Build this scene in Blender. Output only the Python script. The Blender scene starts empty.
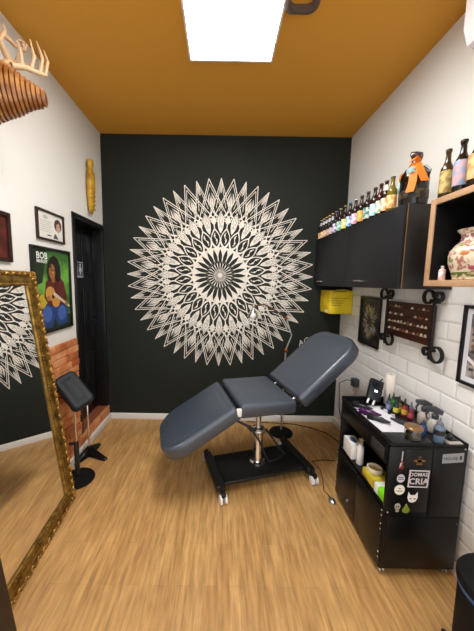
import bpy, bmesh, math, random
from math import pi, sin, cos, atan, radians, hypot
from mathutils import Vector, Matrix
random.seed(7)
scene = bpy.context.scene
col = scene.collection

# ---------------------------------------------------------------- camera
FPX = 283.5
pitch, roll = atan(33.5/FPX), 0.0160
Fw = Vector((0, cos(pitch), -sin(pitch))); Rg = Vector((1, 0, 0)); Up = Rg.cross(Fw)
R2 = Rg*cos(roll) + Up*sin(roll); U2 = -Rg*sin(roll) + Up*cos(roll)
cam_data = bpy.data.cameras.new('camera'); cam = bpy.data.objects.new('camera', cam_data); col.objects.link(cam)
m3 = Matrix((R2, U2, -Fw)).transposed()
cam.matrix_world = Matrix.Translation((0, 0, 1.5)) @ m3.to_4x4()
cam_data.sensor_fit = 'AUTO'; cam_data.sensor_width = 36
cam_data.lens = FPX/631*36; cam_data.shift_x = 16.5/631; cam_data.clip_start = 0.02
scene.camera = cam
# ---------------------------------------------------------------- world, exposure
world = bpy.data.worlds.new('world'); scene.world = world; world.use_nodes = True
bg = world.node_tree.nodes['Background']; bg.inputs[0].default_value = (0.87, 0.94, 1.0, 1); bg.inputs[1].default_value = 1.7
scene.view_settings.view_transform = 'Standard'; scene.view_settings.look = 'None'
scene.view_settings.gamma = 1; scene.view_settings.use_curve_mapping = False
scene.view_settings.exposure = 0.68
PANEL_STRENGTH = 17.0

# ---------------------------------------------------------------- materials
def mat(name, color=(.8,.8,.8), rough=.5, metal=0, spec=.5, emit=None, estr=0, trans=0, coat=0, ior=1.45, bump=None, vary=None):
    m = bpy.data.materials.new(name); m.use_nodes = True
    nt = m.node_tree; b = nt.nodes['Principled BSDF']
    b.inputs['Base Color'].default_value = (*color, 1); b.inputs['Roughness'].default_value = rough
    b.inputs['Metallic'].default_value = metal; b.inputs['Specular IOR Level'].default_value = spec
    b.inputs['Transmission Weight'].default_value = trans; b.inputs['IOR'].default_value = ior
    b.inputs['Coat Weight'].default_value = coat
    if emit: b.inputs['Emission Color'].default_value = (*emit, 1); b.inputs['Emission Strength'].default_value = estr
    tc = nt.nodes.new('ShaderNodeTexCoord')
    if vary:   # (scale, colour2, lo, hi)
        n = nt.nodes.new('ShaderNodeTexNoise'); n.inputs['Scale'].default_value = vary[0]; n.inputs['Detail'].default_value = 4
        r = nt.nodes.new('ShaderNodeValToRGB'); r.color_ramp.elements[0].position = vary[2]; r.color_ramp.elements[1].position = vary[3]
        r.color_ramp.elements[0].color = (*color, 1); r.color_ramp.elements[1].color = (*vary[1], 1)
        nt.links.new(tc.outputs['Object'], n.inputs['Vector']); nt.links.new(n.outputs['Fac'], r.inputs['Fac'])
        nt.links.new(r.outputs['Color'], b.inputs['Base Color'])
    if bump:   # (scale, strength)
        n = nt.nodes.new('ShaderNodeTexNoise'); n.inputs['Scale'].default_value = bump[0]; n.inputs['Detail'].default_value = 3
        bm_ = nt.nodes.new('ShaderNodeBump'); bm_.inputs['Strength'].default_value = bump[1]; bm_.inputs['Distance'].default_value = .003
        nt.links.new(tc.outputs['Object'], n.inputs['Vector']); nt.links.new(n.outputs['Fac'], bm_.inputs['Height'])
        nt.links.new(bm_.outputs['Normal'], b.inputs['Normal'])
    return m
def hexc(h):
    h = h.lstrip('#'); v = [int(h[i:i+2], 16)/255 for i in (0, 2, 4)]
    return tuple(c/12.92 if c <= .04045 else ((c+.055)/1.055)**2.4 for c in v)
M = {}
M['plaster'] = mat('white_plaster', hexc('dfdcd3'), .85, bump=(60, .12))
M['black_wall'] = mat('charcoal_wall_paint', hexc('1f221d'), .7, spec=.25, bump=(80, .1), vary=(1.5, hexc('232620'), .3, .7))
M['ochre'] = mat('ochre_ceiling_paint', hexc('d29530'), .75, bump=(50, .1))
M['white_paint'] = mat('white_gloss_trim', hexc('e6e2da'), .35)
M['tile'] = mat('white_glazed_tile', hexc('efece6'), .2, vary=(3, hexc('f2efe9'), .3, .7))
M['grout'] = mat('grey_grout', hexc('cfcac2'), .9)
M['vinyl'] = mat('black_upholstery_vinyl', hexc('3b444f'), .42, spec=.9, coat=.25, bump=(260, .2))
M['vinyl_dark'] = mat('worn_black_vinyl', hexc('1b1d20'), .55, spec=.35, bump=(260, .2))
M['black_metal'] = mat('black_powdercoat', hexc('141415'), .4, metal=0, bump=(300, .05))
M['black_lacquer'] = mat('black_lacquered_board', hexc('0c0c0c'), .28, spec=.3, vary=(2, hexc('101010'), .3, .7))
M['cab_front'] = mat('matt_black_laminate', hexc('191a1c'), .5, spec=.35)
M['cab_side'] = mat('dark_brown_laminate', hexc('17120f'), .5)
M['chrome'] = mat('chrome', (.85,.83,.8), .12, metal=1)
M['steel'] = mat('brushed_steel', (.6,.6,.6), .35, metal=1)
M['copper'] = mat('copper', hexc('a3582f'), .3, metal=1)
M['rubber'] = mat('black_rubber', hexc('0e0e0e'), .7, spec=.25)
M['white_plastic'] = mat('white_plastic', hexc('e8e4de'), .4)
M['door'] = mat('black_gloss_door_paint', hexc('191818'), .3, bump=(40, .06))
M['wood_light'] = mat('light_pine_board', hexc('b08a66'), .5, vary=(9, hexc('bd9874'), .35, .65))
M['dark_wood'] = mat('dark_stained_wood', hexc('4e2814'), .5, vary=(14, hexc('36190b'), .35, .65))
M['iron'] = mat('black_wrought_iron', hexc('0e0d0d'), .45, bump=(90, .3))
M['gold'] = mat('antique_gold', hexc('a9853f'), .36, metal=.75, bump=(45, .5), vary=(22, hexc('5b3f16'), .35, .7))
M['gold_leaf'] = mat('bright_gold_relief', hexc('c49a4c'), .32, metal=.75, vary=(30, hexc('6b4517'), .3, .75))
M['mirror'] = mat('mirror_silver', (.93,.93,.92), .01, metal=1)
M['frame_black'] = mat('black_picture_frame', hexc('0d0c0c'), .35)
M['brown_frame'] = mat('dark_brown_frame', hexc('2b120c'), .4)
M['paper'] = mat('white_paper', hexc('e4e3e8'), .7)
M['cream'] = mat('cream_paper', hexc('dcd8cc'), .7)
M['mural_white'] = mat('white_mural_paint', hexc('e4dccf'), .75, vary=(25, hexc('cfc5b6'), .4, .7))
M['glass'] = mat('clear_glass', (1,1,1), .03, trans=1)
M['panel_light'] = mat('led_diffuser', (1,1,1), .5, emit=(.95,.97,1.0), estr=PANEL_STRENGTH)
def solid(h, rough=.5, **k):
    key = h+str(rough)+str(sorted(k.items()))
    if key not in M: M[key] = mat('paint_'+h.lstrip('#'), hexc(h), rough, **k)
    return M[key]

def floor_material():
    m = bpy.data.materials.new('oak_strip_floor'); m.use_nodes = True; nt = m.node_tree; b = nt.nodes['Principled BSDF']
    N = nt.nodes.new; L = nt.links.new
    tc = N('ShaderNodeTexCoord')
    mp = N('ShaderNodeMapping'); mp.inputs['Rotation'].default_value = (0, 0, pi/2); L(tc.outputs['Object'], mp.inputs['Vector'])
    br = N('ShaderNodeTexBrick'); br.offset = .37; br.inputs['Scale'].default_value = 1; br.inputs['Brick Width'].default_value = .62
    br.inputs['Row Height'].default_value = .064; br.inputs['Mortar Size'].default_value = .0009; br.inputs['Bias'].default_value = 0
    br.inputs['Color1'].default_value = (*hexc('b68b55'), 1); br.inputs['Color2'].default_value = (*hexc('c39a62'), 1); br.inputs['Mortar'].default_value = (*hexc('a9814c'), 1)
    L(mp.outputs['Vector'], br.inputs['Vector'])
    mp2 = N('ShaderNodeMapping'); mp2.inputs['Scale'].default_value = (52, 4.5, 1); L(tc.outputs['Object'], mp2.inputs['Vector'])
    n = N('ShaderNodeTexNoise'); n.inputs['Scale'].default_value = 1; n.inputs['Detail'].default_value = 5; n.inputs['Roughness'].default_value = .6
    L(mp2.outputs['Vector'], n.inputs['Vector'])
    r = N('ShaderNodeValToRGB'); r.color_ramp.elements[0].position = .34; r.color_ramp.elements[0].color = (.70,.66,.60,1)
    r.color_ramp.elements[1].position = .7; r.color_ramp.elements[1].color = (1.30,1.28,1.22,1)
    L(n.outputs['Fac'], r.inputs['Fac'])
    mx = N('ShaderNodeMix'); mx.data_type = 'RGBA'; mx.blend_type = 'MULTIPLY'; mx.inputs[0].default_value = 1
    L(br.outputs['Color'], mx.inputs[6]); L(r.outputs['Color'], mx.inputs[7]); L(mx.outputs[2], b.inputs['Base Color'])
    b.inputs['Roughness'].default_value = .42
    bp = N('ShaderNodeBump'); bp.inputs['Strength'].default_value = .15; bp.inputs['Distance'].default_value = .002
    L(n.outputs['Fac'], bp.inputs['Height']); L(bp.outputs['Normal'], b.inputs['Normal'])
    return m
M['floor'] = floor_material()
M['brick'] = mat('orange_brick_face', hexc('cb7a44'), .85, bump=(35, .9), vary=(14, hexc('dda574'), .4, .75))
M['brick2'] = mat('deep_orange_brick_face', hexc('a9562a'), .85, bump=(35, .8), vary=(8, hexc('c98551'), .4, .75))
M['brick_joint'] = mat('brick_joint', hexc('8a4a2a'), .95)

# ---------------------------------------------------------------- mesh helpers
class MB:
    def __init__(s): s.v = []; s.f = []; s.mi = []; s.mats = []; s.cur = 0
    def use(s, m):
        if m not in s.mats: s.mats.append(m)
        s.cur = s.mats.index(m); return s
    def add(s, vs, fs):
        o = len(s.v); s.v += [tuple(v) for v in vs]
        for f in fs: s.f.append(tuple(o+i for i in f)); s.mi.append(s.cur)
        return s
    def box(s, x0, x1, y0, y1, z0, z1, T=None):
        vs = [Vector((x, y, z)) for z in (z0, z1) for y in (y0, y1) for x in (x0, x1)]
        if T: vs = [T @ v for v in vs]
        return s.add(vs, [(0,2,3,1),(4,5,7,6),(0,1,5,4),(2,6,7,3),(0,4,6,2),(1,3,7,5)])
    def bbox(s, x0, x1, y0, y1, z0, z1, b=.004, T=None, seg=2):
        """bevelled box"""
        bm = bmesh.new(); bmesh.ops.create_cube(bm, size=1)
        for v in bm.verts: v.co = Vector(((x0+x1)/2+v.co.x*(x1-x0), (y0+y1)/2+v.co.y*(y1-y0), (z0+z1)/2+v.co.z*(z1-z0)))
        bmesh.ops.bevel(bm, geom=bm.edges[:], offset=b, segments=seg, affect='EDGES', profile=.5)
        bm.verts.index_update()
        vs = [T @ v.co if T else v.co.copy() for v in bm.verts]; fs = [[v.index for v in f.verts] for f in bm.faces]
        bm.free(); return s.add(vs, fs)
    def quad(s, a, b, c, d): return s.add([a, b, c, d], [(0,1,2,3)])
    def poly(s, pts): return s.add(pts, [tuple(range(len(pts)))])
    def tube(s, pts, r, n=8, closed=False):
        pts = [Vector(p) for p in pts]; rs = r if isinstance(r, (list, tuple)) else [r]*len(pts)
        vs = []; prev = None; N = len(pts)
        for i, p in enumerate(pts):
            if closed: t = pts[(i+1) % N]-pts[i-1]
            else: t = pts[min(i+1, N-1)]-pts[max(i-1, 0)]
            if t.length < 1e-9: t = Vector((0,0,1))
            t.normalize()
            if prev is None: a = Vector((0,0,1)) if abs(t.z) < .9 else Vector((1,0,0)); u = t.cross(a).normalized()
            else: u = (prev - t*prev.dot(t)).normalized()
            w = t.cross(u); prev = u
            for k in range(n): vs.append(p+(u*cos(2*pi*k/n)+w*sin(2*pi*k/n))*rs[i])
        fs = []
        for i in range(N if closed else N-1):
            j = (i+1) % N
            for k in range(n): fs.append((i*n+k, i*n+(k+1)%n, j*n+(k+1)%n, j*n+k))
        if not closed: fs += [tuple(range(n))[::-1], tuple((N-1)*n+k for k in range(n))]
        return s.add(vs, fs)
    def lathe(s, prof, n=24, T=None, cap=True, sx=1, sy=1):
        vs = []
        for r, z in prof:
            for k in range(n):
                v = Vector((r*cos(2*pi*k/n)*sx, r*sin(2*pi*k/n)*sy, z)); vs.append(T @ v if T else v)
        fs = []
        for i in range(len(prof)-1):
            for k in range(n): fs.append((i*n+k, i*n+(k+1)%n, (i+1)*n+(k+1)%n, (i+1)*n+k))
        if cap: fs += [tuple(range(n))[::-1], tuple((len(prof)-1)*n+k for k in range(n))]
        return s.add(vs, fs)
    def ball(s, c, rx, ry=None, rz=None, T=None, n=10, m=7):
        ry = ry or rx; rz = rz or rx; vs = []; c = Vector(c)
        for i in range(1, m):
            for k in range(n):
                v = Vector((rx*sin(pi*i/m)*cos(2*pi*k/n), ry*sin(pi*i/m)*sin(2*pi*k/n), rz*cos(pi*i/m)))
                vs.append((T @ v if T else v)+c)
        t = Vector((0,0,rz)); b = Vector((0,0,-rz)); vs += [(T @ t if T else t)+c, (T @ b if T else b)+c]
        fs = []
        for i in range(m-2):
            for k in range(n): fs.append((i*n+k, (i+1)*n+k, (i+1)*n+(k+1)%n, i*n+(k+1)%n))
        a = (m-1)*n
        for k in range(n): fs += [(a, k, (k+1)%n), (a+1, (m-2)*n+(k+1)%n, (m-2)*n+k)]
        return s.add(vs, fs)
    def prism(s, pts2, z0, z1, T=None):
        n = len(pts2)
        vs = [Vector((x, y, z)) for z in (z0, z1) for x, y in pts2]
        if T: vs = [T @ v for v in vs]
        return s.add(vs, [tuple(range(n))[::-1], tuple(range(n, 2*n))]+[(i, (i+1)%n, n+(i+1)%n, n+i) for i in range(n)])
    def rings(s, rings, T=None, capb=True, capt=True):
        n = len(rings[0]); vs = [T @ Vector(p) if T else Vector(p) for r in rings for p in r]
        fs = [(i*n+k, i*n+(k+1)%n, (i+1)*n+(k+1)%n, (i+1)*n+k) for i in range(len(rings)-1) for k in range(n)]
        if capb: fs.append(tuple(range(n))[::-1])
        if capt: fs.append(tuple((len(rings)-1)*n+k for k in range(n)))
        return s.add(vs, fs)
    def build(s, name, m=None, parent=None, smooth=None, origin=None):
        me = bpy.data.meshes.new(name)
        vs = s.v
        if origin is not None: vs = [tuple(Vector(v)-Vector(origin)) for v in vs]
        me.from_pydata(vs, [], s.f); me.validate()
        if s.mats:
            for x in s.mats: me.materials.append(x)
            if len(me.polygons) == len(s.mi): me.polygons.foreach_set('material_index', s.mi)
        elif m: me.materials.append(m)
        bm = bmesh.new(); bm.from_mesh(me)
        if smooth is not None: bmesh.ops.recalc_face_normals(bm, faces=bm.faces[:])
        bm.to_mesh(me); bm.free()
        if smooth is not None:
            me.polygons.foreach_set('use_smooth', [True]*len(me.polygons)); me.set_sharp_from_angle(angle=radians(smooth))
        o = bpy.data.objects.new(name, me); col.objects.link(o)
        if origin is not None: o.location = origin
        if parent: o.parent = parent
        return o
def tag(o, label, cat, group=None, kind=None):
    o['label'] = label; o['category'] = cat
    if group: o['group'] = group
    if kind: o['kind'] = kind
    return o
def empty(name, loc, label, cat, group=None, rz=0):
    o = bpy.data.objects.new(name, None); col.objects.link(o); o.location = loc; o.rotation_euler = (0,0,rz); o.empty_display_size = .05
    return tag(o, label, cat, group)
def struct(o): o['kind'] = 'structure'; return o
def plabel(o, t): o['label'] = t; return o
def text_mesh(txt, size, T, m, mb=None, bold=0):
    cu = bpy.data.curves.new('lettering', 'FONT'); cu.body = txt; cu.size = size; cu.align_x = 'CENTER'; cu.align_y = 'CENTER'; cu.offset = bold; cu.resolution_u = 2
    ob = bpy.data.objects.new('lettering', cu); col.objects.link(ob)
    dg = bpy.context.evaluated_depsgraph_get(); me = bpy.data.meshes.new_from_object(ob.evaluated_get(dg))
    vs = [T @ v.co for v in me.vertices]; fs = [tuple(p.vertices) for p in me.polygons]
    bpy.data.objects.remove(ob); bpy.data.curves.remove(cu); bpy.data.meshes.remove(me)
    mb.use(m).add(vs, fs)
def frameT(o, ux, uy):
    """matrix: local x->ux, y->uy, z->ux x uy, origin o"""
    ux = Vector(ux).normalized(); uy = Vector(uy).normalized(); uz = ux.cross(uy)
    return Matrix.Translation(o) @ Matrix((ux, uy, uz)).transposed().to_4x4()
def rrect(x0, x1, y0, y1, r, seg=6):
    """rounded rectangle, r = radii for corners (x1y1, x0y1, x0y0, x1y0)"""
    if not isinstance(r, (list, tuple)): r = [r]*4
    out = []
    for (cx, cy, a0, rr) in ((x1, y1, 0, r[0]), (x0, y1, 90, r[1]), (x0, y0, 180, r[2]), (x1, y0, 270, r[3])):
        sx = 1 if cx == x1 else -1; sy = 1 if cy == y1 else -1
        for k in range(seg+1):
            a = radians(a0+90*k/seg); out.append((cx-sx*rr+rr*cos(a), cy-sy*rr+rr*sin(a)))
    return out
def inset(poly, d):
    n = len(poly); out = []
    for i in range(n):
        j = i-1
        while hypot(poly[i][0]-poly[j][0], poly[i][1]-poly[j][1]) < 1e-7: j -= 1
        k = (i+1) % n
        while hypot(poly[i][0]-poly[k][0], poly[i][1]-poly[k][1]) < 1e-7: k = (k+1) % n
        p, a, b = Vector(poly[i]), Vector(poly[j]), Vector(poly[k])
        t1 = (p-a).normalized(); t2 = (b-p).normalized(); nn = Vector((-(t1.y+t2.y), t1.x+t2.x)).normalized()
        c = max(.5, nn.dot(Vector((-t1.y, t1.x)))); out.append(tuple(p+nn*(d/c)))
    return out

XL, XR, YB, YF, H = -1.2025, 1.2523, 2.9475, -1.1, 2.9175
# ================================================================ SETTING
struct(MB().box(XL-.3, XR+.2, YF, YB+.15, -.1, 0).build('floor', M['floor']))
struct(MB().box(XL-.3, XR+.2, YF, YB+.15, H, H+.1).build('ceiling', M['ochre']))
struct(MB().box(XL-.3, XR+.2, YB, YB+.15, 0, H).build('wall_back', M['black_wall']))
# left wall with door recess and brick dado
DY0, DY1, DZ0, DZ1 = 2.335, 2.925, .155, 2.03
w = MB().use(M['plaster'])
w.box(XL-.3, XL, YF, DY0, 0, H); w.box(XL-.3, XL, DY0, DY1, DZ1, H); w.box(XL-.3, XL, DY1, YB, DZ1, H)
w.box(XL-.3, XL-.2, DY0, YB, 0, DZ1)
w.use(M['door']).box(XL-.2, XL, DY1, YB, DZ0, DZ1)
w.use(M['brick_joint']).box(XL-.2, XL-.001, DY0, YB, 0, DZ0-.004).box(XL-.01, XL+.004, YF+.02, DY0-.02, 0, 1.018)
row = 0; z = 0.0; bh = .057
while z < 1.0:
    off = (row % 3)*.083+random.uniform(-.02, .02); y = YF+.03-off
    ymax = YB-.004 if z+bh < DZ0+.02 else DY0-.012
    zt = min(z+bh-.003, DZ0 if (z < DZ0 and z+bh > DZ0) else 1.02)
    while y < ymax:
        L_ = random.uniform(.2, .27); a = max(y, YF+.03); b = min(y+L_-.004, ymax)
        if b-a > .02:
            d = random.uniform(.010, .024)
            w.use(random.choice((M['brick'], M['brick'], M['brick2'])))
            w.bbox(XL-.005, XL+d, a, b, z+.001, zt, .004, seg=1)
        y += L_
    z += bh; row += 1
struct(w.build('wall_left'))
# right wall: plaster above, bevelled tiles below
TZ = 1.50
w = MB().use(M['plaster']).box(XR, XR+.2, YF, YB, TZ, H)
w.use(M['grout']).box(XR+.004, XR+.2, YF, YB, 0, TZ)
th, tw, g = .1, .2, .0022
w.use(M['tile'])
k = 0; z = TZ-th
while z > -.1:
    y = YB-(tw/2 if k % 2 else 0)
    y0s = [YB-.0]+[] 
    ys = []; e = YB
    first = tw/2 if k % 2 else tw
    while e > YF: s_ = e-(first if e == YB else tw); ys.append((max(s_, YF), e)); e = s_
    for a, b in ys:
        z0, z1 = max(z, 0)+g/2, z+th-g/2; a += g/2; b -= g/2; bv = .012
        if z1-z0 < 2*bv or b-a < 2*bv: continue
        X0, X1 = XR+.004, XR-.0015
        w.add([(X0,a,z0),(X0,b,z0),(X0,b,z1),(X0,a,z1),(X1+.0028,a,z0),(X1+.0028,b,z0),(X1+.0028,b,z1),(X1+.0028,a,z1),
               (X1,a+bv,z0+bv),(X1,b-bv,z0+bv),(X1,b-bv,z1-bv),(X1,a+bv,z1-bv)],
              [(0,1,5,4),(1,2,6,5),(2,3,7,6),(3,0,4,7),(4,5,9,8),(5,6,10,9),(6,7,11,10),(7,4,8,11),(8,9,10,11)])
    z -= th; k += 1
struct(w.build('wall_right'))
# baseboards
def skirting(name, x0, x1, y0, y1): struct(MB().bbox(x0, x1, y0, y1, 0, .068, .004).build(name, M['white_paint'], smooth=40))
skirting('baseboard_back', XL+.03, XR-.016, YB-.014, YB)
skirting('baseboard_left', XL+.012, XL+.036, YF+.03, YB-.001)
skirting('baseboard_right', XR-.014, XR-.001, YF+.03, YB-.001)
# door_1 in recess of the left wall
XD = XL-.105
d = MB(); d.bbox(XD-.04, XD, DY0+.03, DY1, DZ0+.003, DZ1-.03, .003)
door = struct(d.build('door_1', M['door'], smooth=40))
pw = (DY1-DY0-.03)/2
for c in range(2):
    y0 = DY0+.03+.055+c*(pw-.01); y1 = y0+pw-.105
    for z0, z1 in ((.26, .78), (.90, 1.42), (1.54, 1.92)):
        p = MB().bbox(XD-.001, XD+.010, y0, y1, z0, z1, .006); p.bbox(XD+.008, XD+.017, y0+.03, y1-.03, z0+.03, z1-.03, .007)
        p.build('door_panel', M['door'], door, smooth=40)
hd = MB().lathe([(.0,0),(.024,0),(.024,.012),(.009,.014),(.009,.045)], 14, frameT((XD, DY1-.06, 1.10), (0,1,0), (0,0,1)))
hd.tube([(XD+.045, DY1-.06, 1.10), (XD+.045, DY1-.16, 1.10)], .009, 8); hd.build('door_handle', M['black_metal'], door, smooth=50)
fr = MB().bbox(XL-.2, XL+.012, DY0, DY0+.035, DZ0, DZ1, .003); fr.bbox(XL-.2, XL+.012, DY0, YB-.02, DZ1-.035, DZ1+.012, .003); fr.bbox(XL-.2, XL+.006, DY1-.005, YB-.002, DZ0, DZ1, .003)
struct(fr.build('trim_1', M['door'], smooth=40))

# ================================================================ LED PANEL and ceiling bracket
lp = empty('ceiling_light', (.04, 1.37, H), 'bright white rectangular LED panel light on the ochre ceiling', 'ceiling light')
lx0, lx1, ly0, ly1 = -.262, .262, -.60, .605
MB().bbox(lx0+.012, lx1-.012, ly0+.012, ly1-.012, -.026, -.012, .001).build('diffuser', M['panel_light'], lp)
f = MB(); f.box(lx0, lx0+.012, ly0, ly1, -.03, 0); f.box(lx1-.012, lx1, ly0, ly1, -.03, 0); f.box(lx0+.012, lx1-.012, ly0, ly0+.012, -.03, 0); f.box(lx0+.012, lx1-.012, ly1-.012, ly1, -.03, 0)
f.box(lx0+.012, lx1-.012, ly0+.012, ly1-.012, -.008, 0)
f.build('frame', M['white_paint'], lp)
rb = MB()
T = Matrix.Translation((.385, 1.52, H))
o_ = rrect(-.085, .085, -.13, .13, .05, 8); i_ = rrect(-.06, .06, -.105, .105, .035, 8)
rb.rings([[(x, y, 0) for x, y in o_], [(x, y, -.03) for x, y in o_], [(x, y, -.036) for x, y in inset(o_, .008)], [(x, y, -.036) for x, y in i_], [(x, y, 0) for x, y in i_]], T, False, False)
rbo = rb.build('ceiling_bracket', solid('#5b4b45', .5), smooth=40)
tag(rbo, 'grey rounded ring bracket fixed to the ceiling beside the light panel', 'bracket')

# ================================================================ MANDALA MURAL
def mandala():
    cx, cz, R = -.012, 1.567, .955
    mb = MB(); lay = [0]
    W, K = M['mural_white'], M['black_wall']
    def P(r, a, l): return (cx+R*r*sin(a), YB-.0006-.0004*l, cz+R*r*cos(a))
    def fill(pts, m, l):
        lay[0] = (lay[0]+1) % 40; mb.use(m).poly([P(r, a, l+lay[0]*.02) for r, a in pts])
    def stroke(pts, w, l=1, m=W):
        q = [Vector((r*sin(a), r*cos(a))) for r, a in pts]; L = []; Rr = []
        for i, p in enumerate(q):
            t = q[min(i+1, len(q)-1)]-q[max(i-1, 0)]
            if t.length < 1e-9: t = Vector((0, 1))
            t.normalize(); n = Vector((-t.y, t.x))*w/2; L.append(p+n); Rr.append(p-n)
        lay[0] = (lay[0]+1) % 40; Y = YB-.0006-.0004*(l+lay[0]*.02); mb.use(m)
        for i in range(len(q)-1):
            mb.quad(*[(cx+R*v.x, Y, cz+R*v.y) for v in (L[i], L[i+1], Rr[i+1], Rr[i])])
    def loc(a0, r, x):  # point at radius r, lateral offset x
        return (math.hypot(r, x), a0+math.atan2(x, r))
    def leaf(a0, r0, r1, w, m, l, peak=.5, n=12):
        pts = []
        for k in range(n+1):
            t = k/n; e = (t/peak)**.8 if t < peak else ((1-t)/(1-peak)); e = sin(pi/2*min(1, e)); pts.append((r0+(r1-r0)*t, w/2*e))
        P1 = [loc(a0, r, x) for r, x in pts]; P2 = [loc(a0, r, -x) for r, x in reversed(pts[1:-1])]
        fill(P1+P2, m, l)
    N = 24; S = 2*pi/N
    # white centre
    fill([(.298, 2*pi*k/72) for k in range(72)], W, 1)
    for k in range(N):
        a = k*S
        leaf(a, .120, .282, .040, K, 2, .5); leaf(a+S/2, .06, .165, .020, K, 2, .55); leaf(a, .02, .09, .007, K, 2, .5)
    for k in range(N):
        a = k*S+S/2
        leaf(a, .275, .505, .104, W, 1, .47); leaf(a, .308, .480, .084, K, 3, .47)
        # S squiggle inside
        sq = []
        for i in range(15):
            t = i/14; sq.append(loc(a, .335+.115*t, .013*sin(2*pi*t)))
        stroke(sq, .007, 4)
        for sgn, rr in ((1, .372), (-1, .422)): fill([loc(a, rr+.013*cos(q*pi/5), sgn*.009+.009*sin(q*pi/5)) for q in range(10)], W, 5)
        pass
        # heart scroll beyond the S leaf
        for sg in (-1, 1):
            sp = []
            for i in range(18):
                t = i/17; th_ = -pi/2+sg*0+t*2.6*pi; rad = .036*(1-t*.72)
                sp.append(loc(a, .60+rad*sin(th_), sg*(.024+rad*cos(th_))))
            stroke(sp, .009, 4)
        leaf(a, .53, .625, .055, W, 3, .55)
        stroke([loc(a, .5, 0), loc(a, .56, 0)], .012, 3)
        # fan leaf between, with hatching
        b = k*S
        leaf(b, .44, .68, .066, W, 2, .5, 14)
        for q in (-1, 0, 1): stroke([loc(b, .50, q*.012), loc(b, .60, q*.018), loc(b, .69, q*.004)], .0035, 3, K)
        # arch line around scroll
        ar = [loc(a, .52+.17*sin(pi*t/10)**.9 if False else .52+.16*(1-abs(t-5)/5)**.6, .085*((t-5)/5)) for t in range(11)]
        stroke(ar, .008, 4)
        # hatched kite
        leaf(a, .69, .875, .078, W, 1, .45, 6)
        for q in range(-3, 4): stroke([loc(a, .69, q*.008), loc(a, .76, q*.010), loc(a, .875, q*.001)], .0034, 2, K)
        stroke([loc(a, .64, 0), loc(a, .76, .030), loc(a, .86, 0)], .004, 3, K); stroke([loc(a, .64, 0), loc(a, .76, -.030), loc(a, .86, 0)], .004, 3, K)
        # big V outlines (open tips)
        for sg in (-1, 1):
            stroke([loc(a, 1.0, 0), loc(a, .60, sg*.150)], .0085, 4)
            stroke([loc(a, .945, 0), loc(a, .66, sg*.110)], .006, 4)
            # thin filled spikes
            stroke([loc(b, 1.0, 0), loc(b, .62, sg*.105)], .0065, 4)
            stroke([loc(b, .995, 0), loc(b, .70, sg*.050)], .006, 4)
            stroke([loc(b, .58, sg*.03), loc(b, .68, sg*.075), loc(b, .80, sg*.10)], .006, 4)
        leaf(b, .84, 1.0, .020, W, 1, .25, 6)
        stroke([loc(b, .80, 0), loc(b, .97, 0)], .0035, 2, K)
    o = mb.build('mandala_mural', origin=(cx, YB, cz))
    tag(o, 'large round white mandala painted on the charcoal back wall', 'mural')
    s = MB(); text_mesh('AC', .085, frameT((.885, YB-.002, .885), (1,.0,.45), (-.25,0,1)), M['mural_white'], s)
    so = s.build('signature', parent=o); so.location = -Vector((cx, YB, cz)); plabel(so, 'small white painted initials beside the mandala')
mandala()

# ================================================================ TATTOO CHAIR
def pad_part(name, T, L, Wd, th, radii, parent, mat_, b=.028):
    """upholstered pad: local x 0..L, y +-W/2, top z=0"""
    o_ = rrect(0, L, -Wd/2, Wd/2, radii, 9)
    def inset(_, d):
        rr = radii if isinstance(radii, (list, tuple)) else [radii]*4
        return rrect(d, L-d, -Wd/2+d, Wd/2-d, [max(q_-d, .004) for q_ in rr], 9)
    R_ = []
    R_.append([(x, y, -th) for x, y in inset(o_, .012)])
    R_.append([(x, y, -th+.012) for x, y in o_])
    for k in range(0, 6):
        a = pi/2*k/5; R_.append([(x, y, -b+b*sin(a)*.92) for x, y in inset(o_, b*(1-cos(a)))])
    R_.append([(x, y, -.0055) for x, y in inset(o_, b+.012)])
    R_.append([(x, y, -.001) for x, y in inset(o_, b+.028)])
    R_.append([(x, y, .002) for x, y in inset(o_, b+.05)])
    return MB().rings(R_, T).build(name, mat_, parent, smooth=50)
def strip(mb, T, x0, x1, y0, y1, z0, z1, b=.003): mb.bbox(x0, x1, y0, y1, z0, z1, b, T)
chair = empty('tattoo_chair', (.31, 2.106, 0), 'black padded three-section tattoo bed on a wheeled base before the mandala', 'tattoo bed', rz=.242)
W_ = .545
def seg(u0, z0, u1, z1):
    dx, dz = u1-u0, z1-z0; L = hypot(dx, dz)
    return frameT((u0, 0, z0), (dx, 0, dz), (0, 1, 0)), L
Ts, Ls = seg(-.235, .697, .172, .697)
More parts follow.
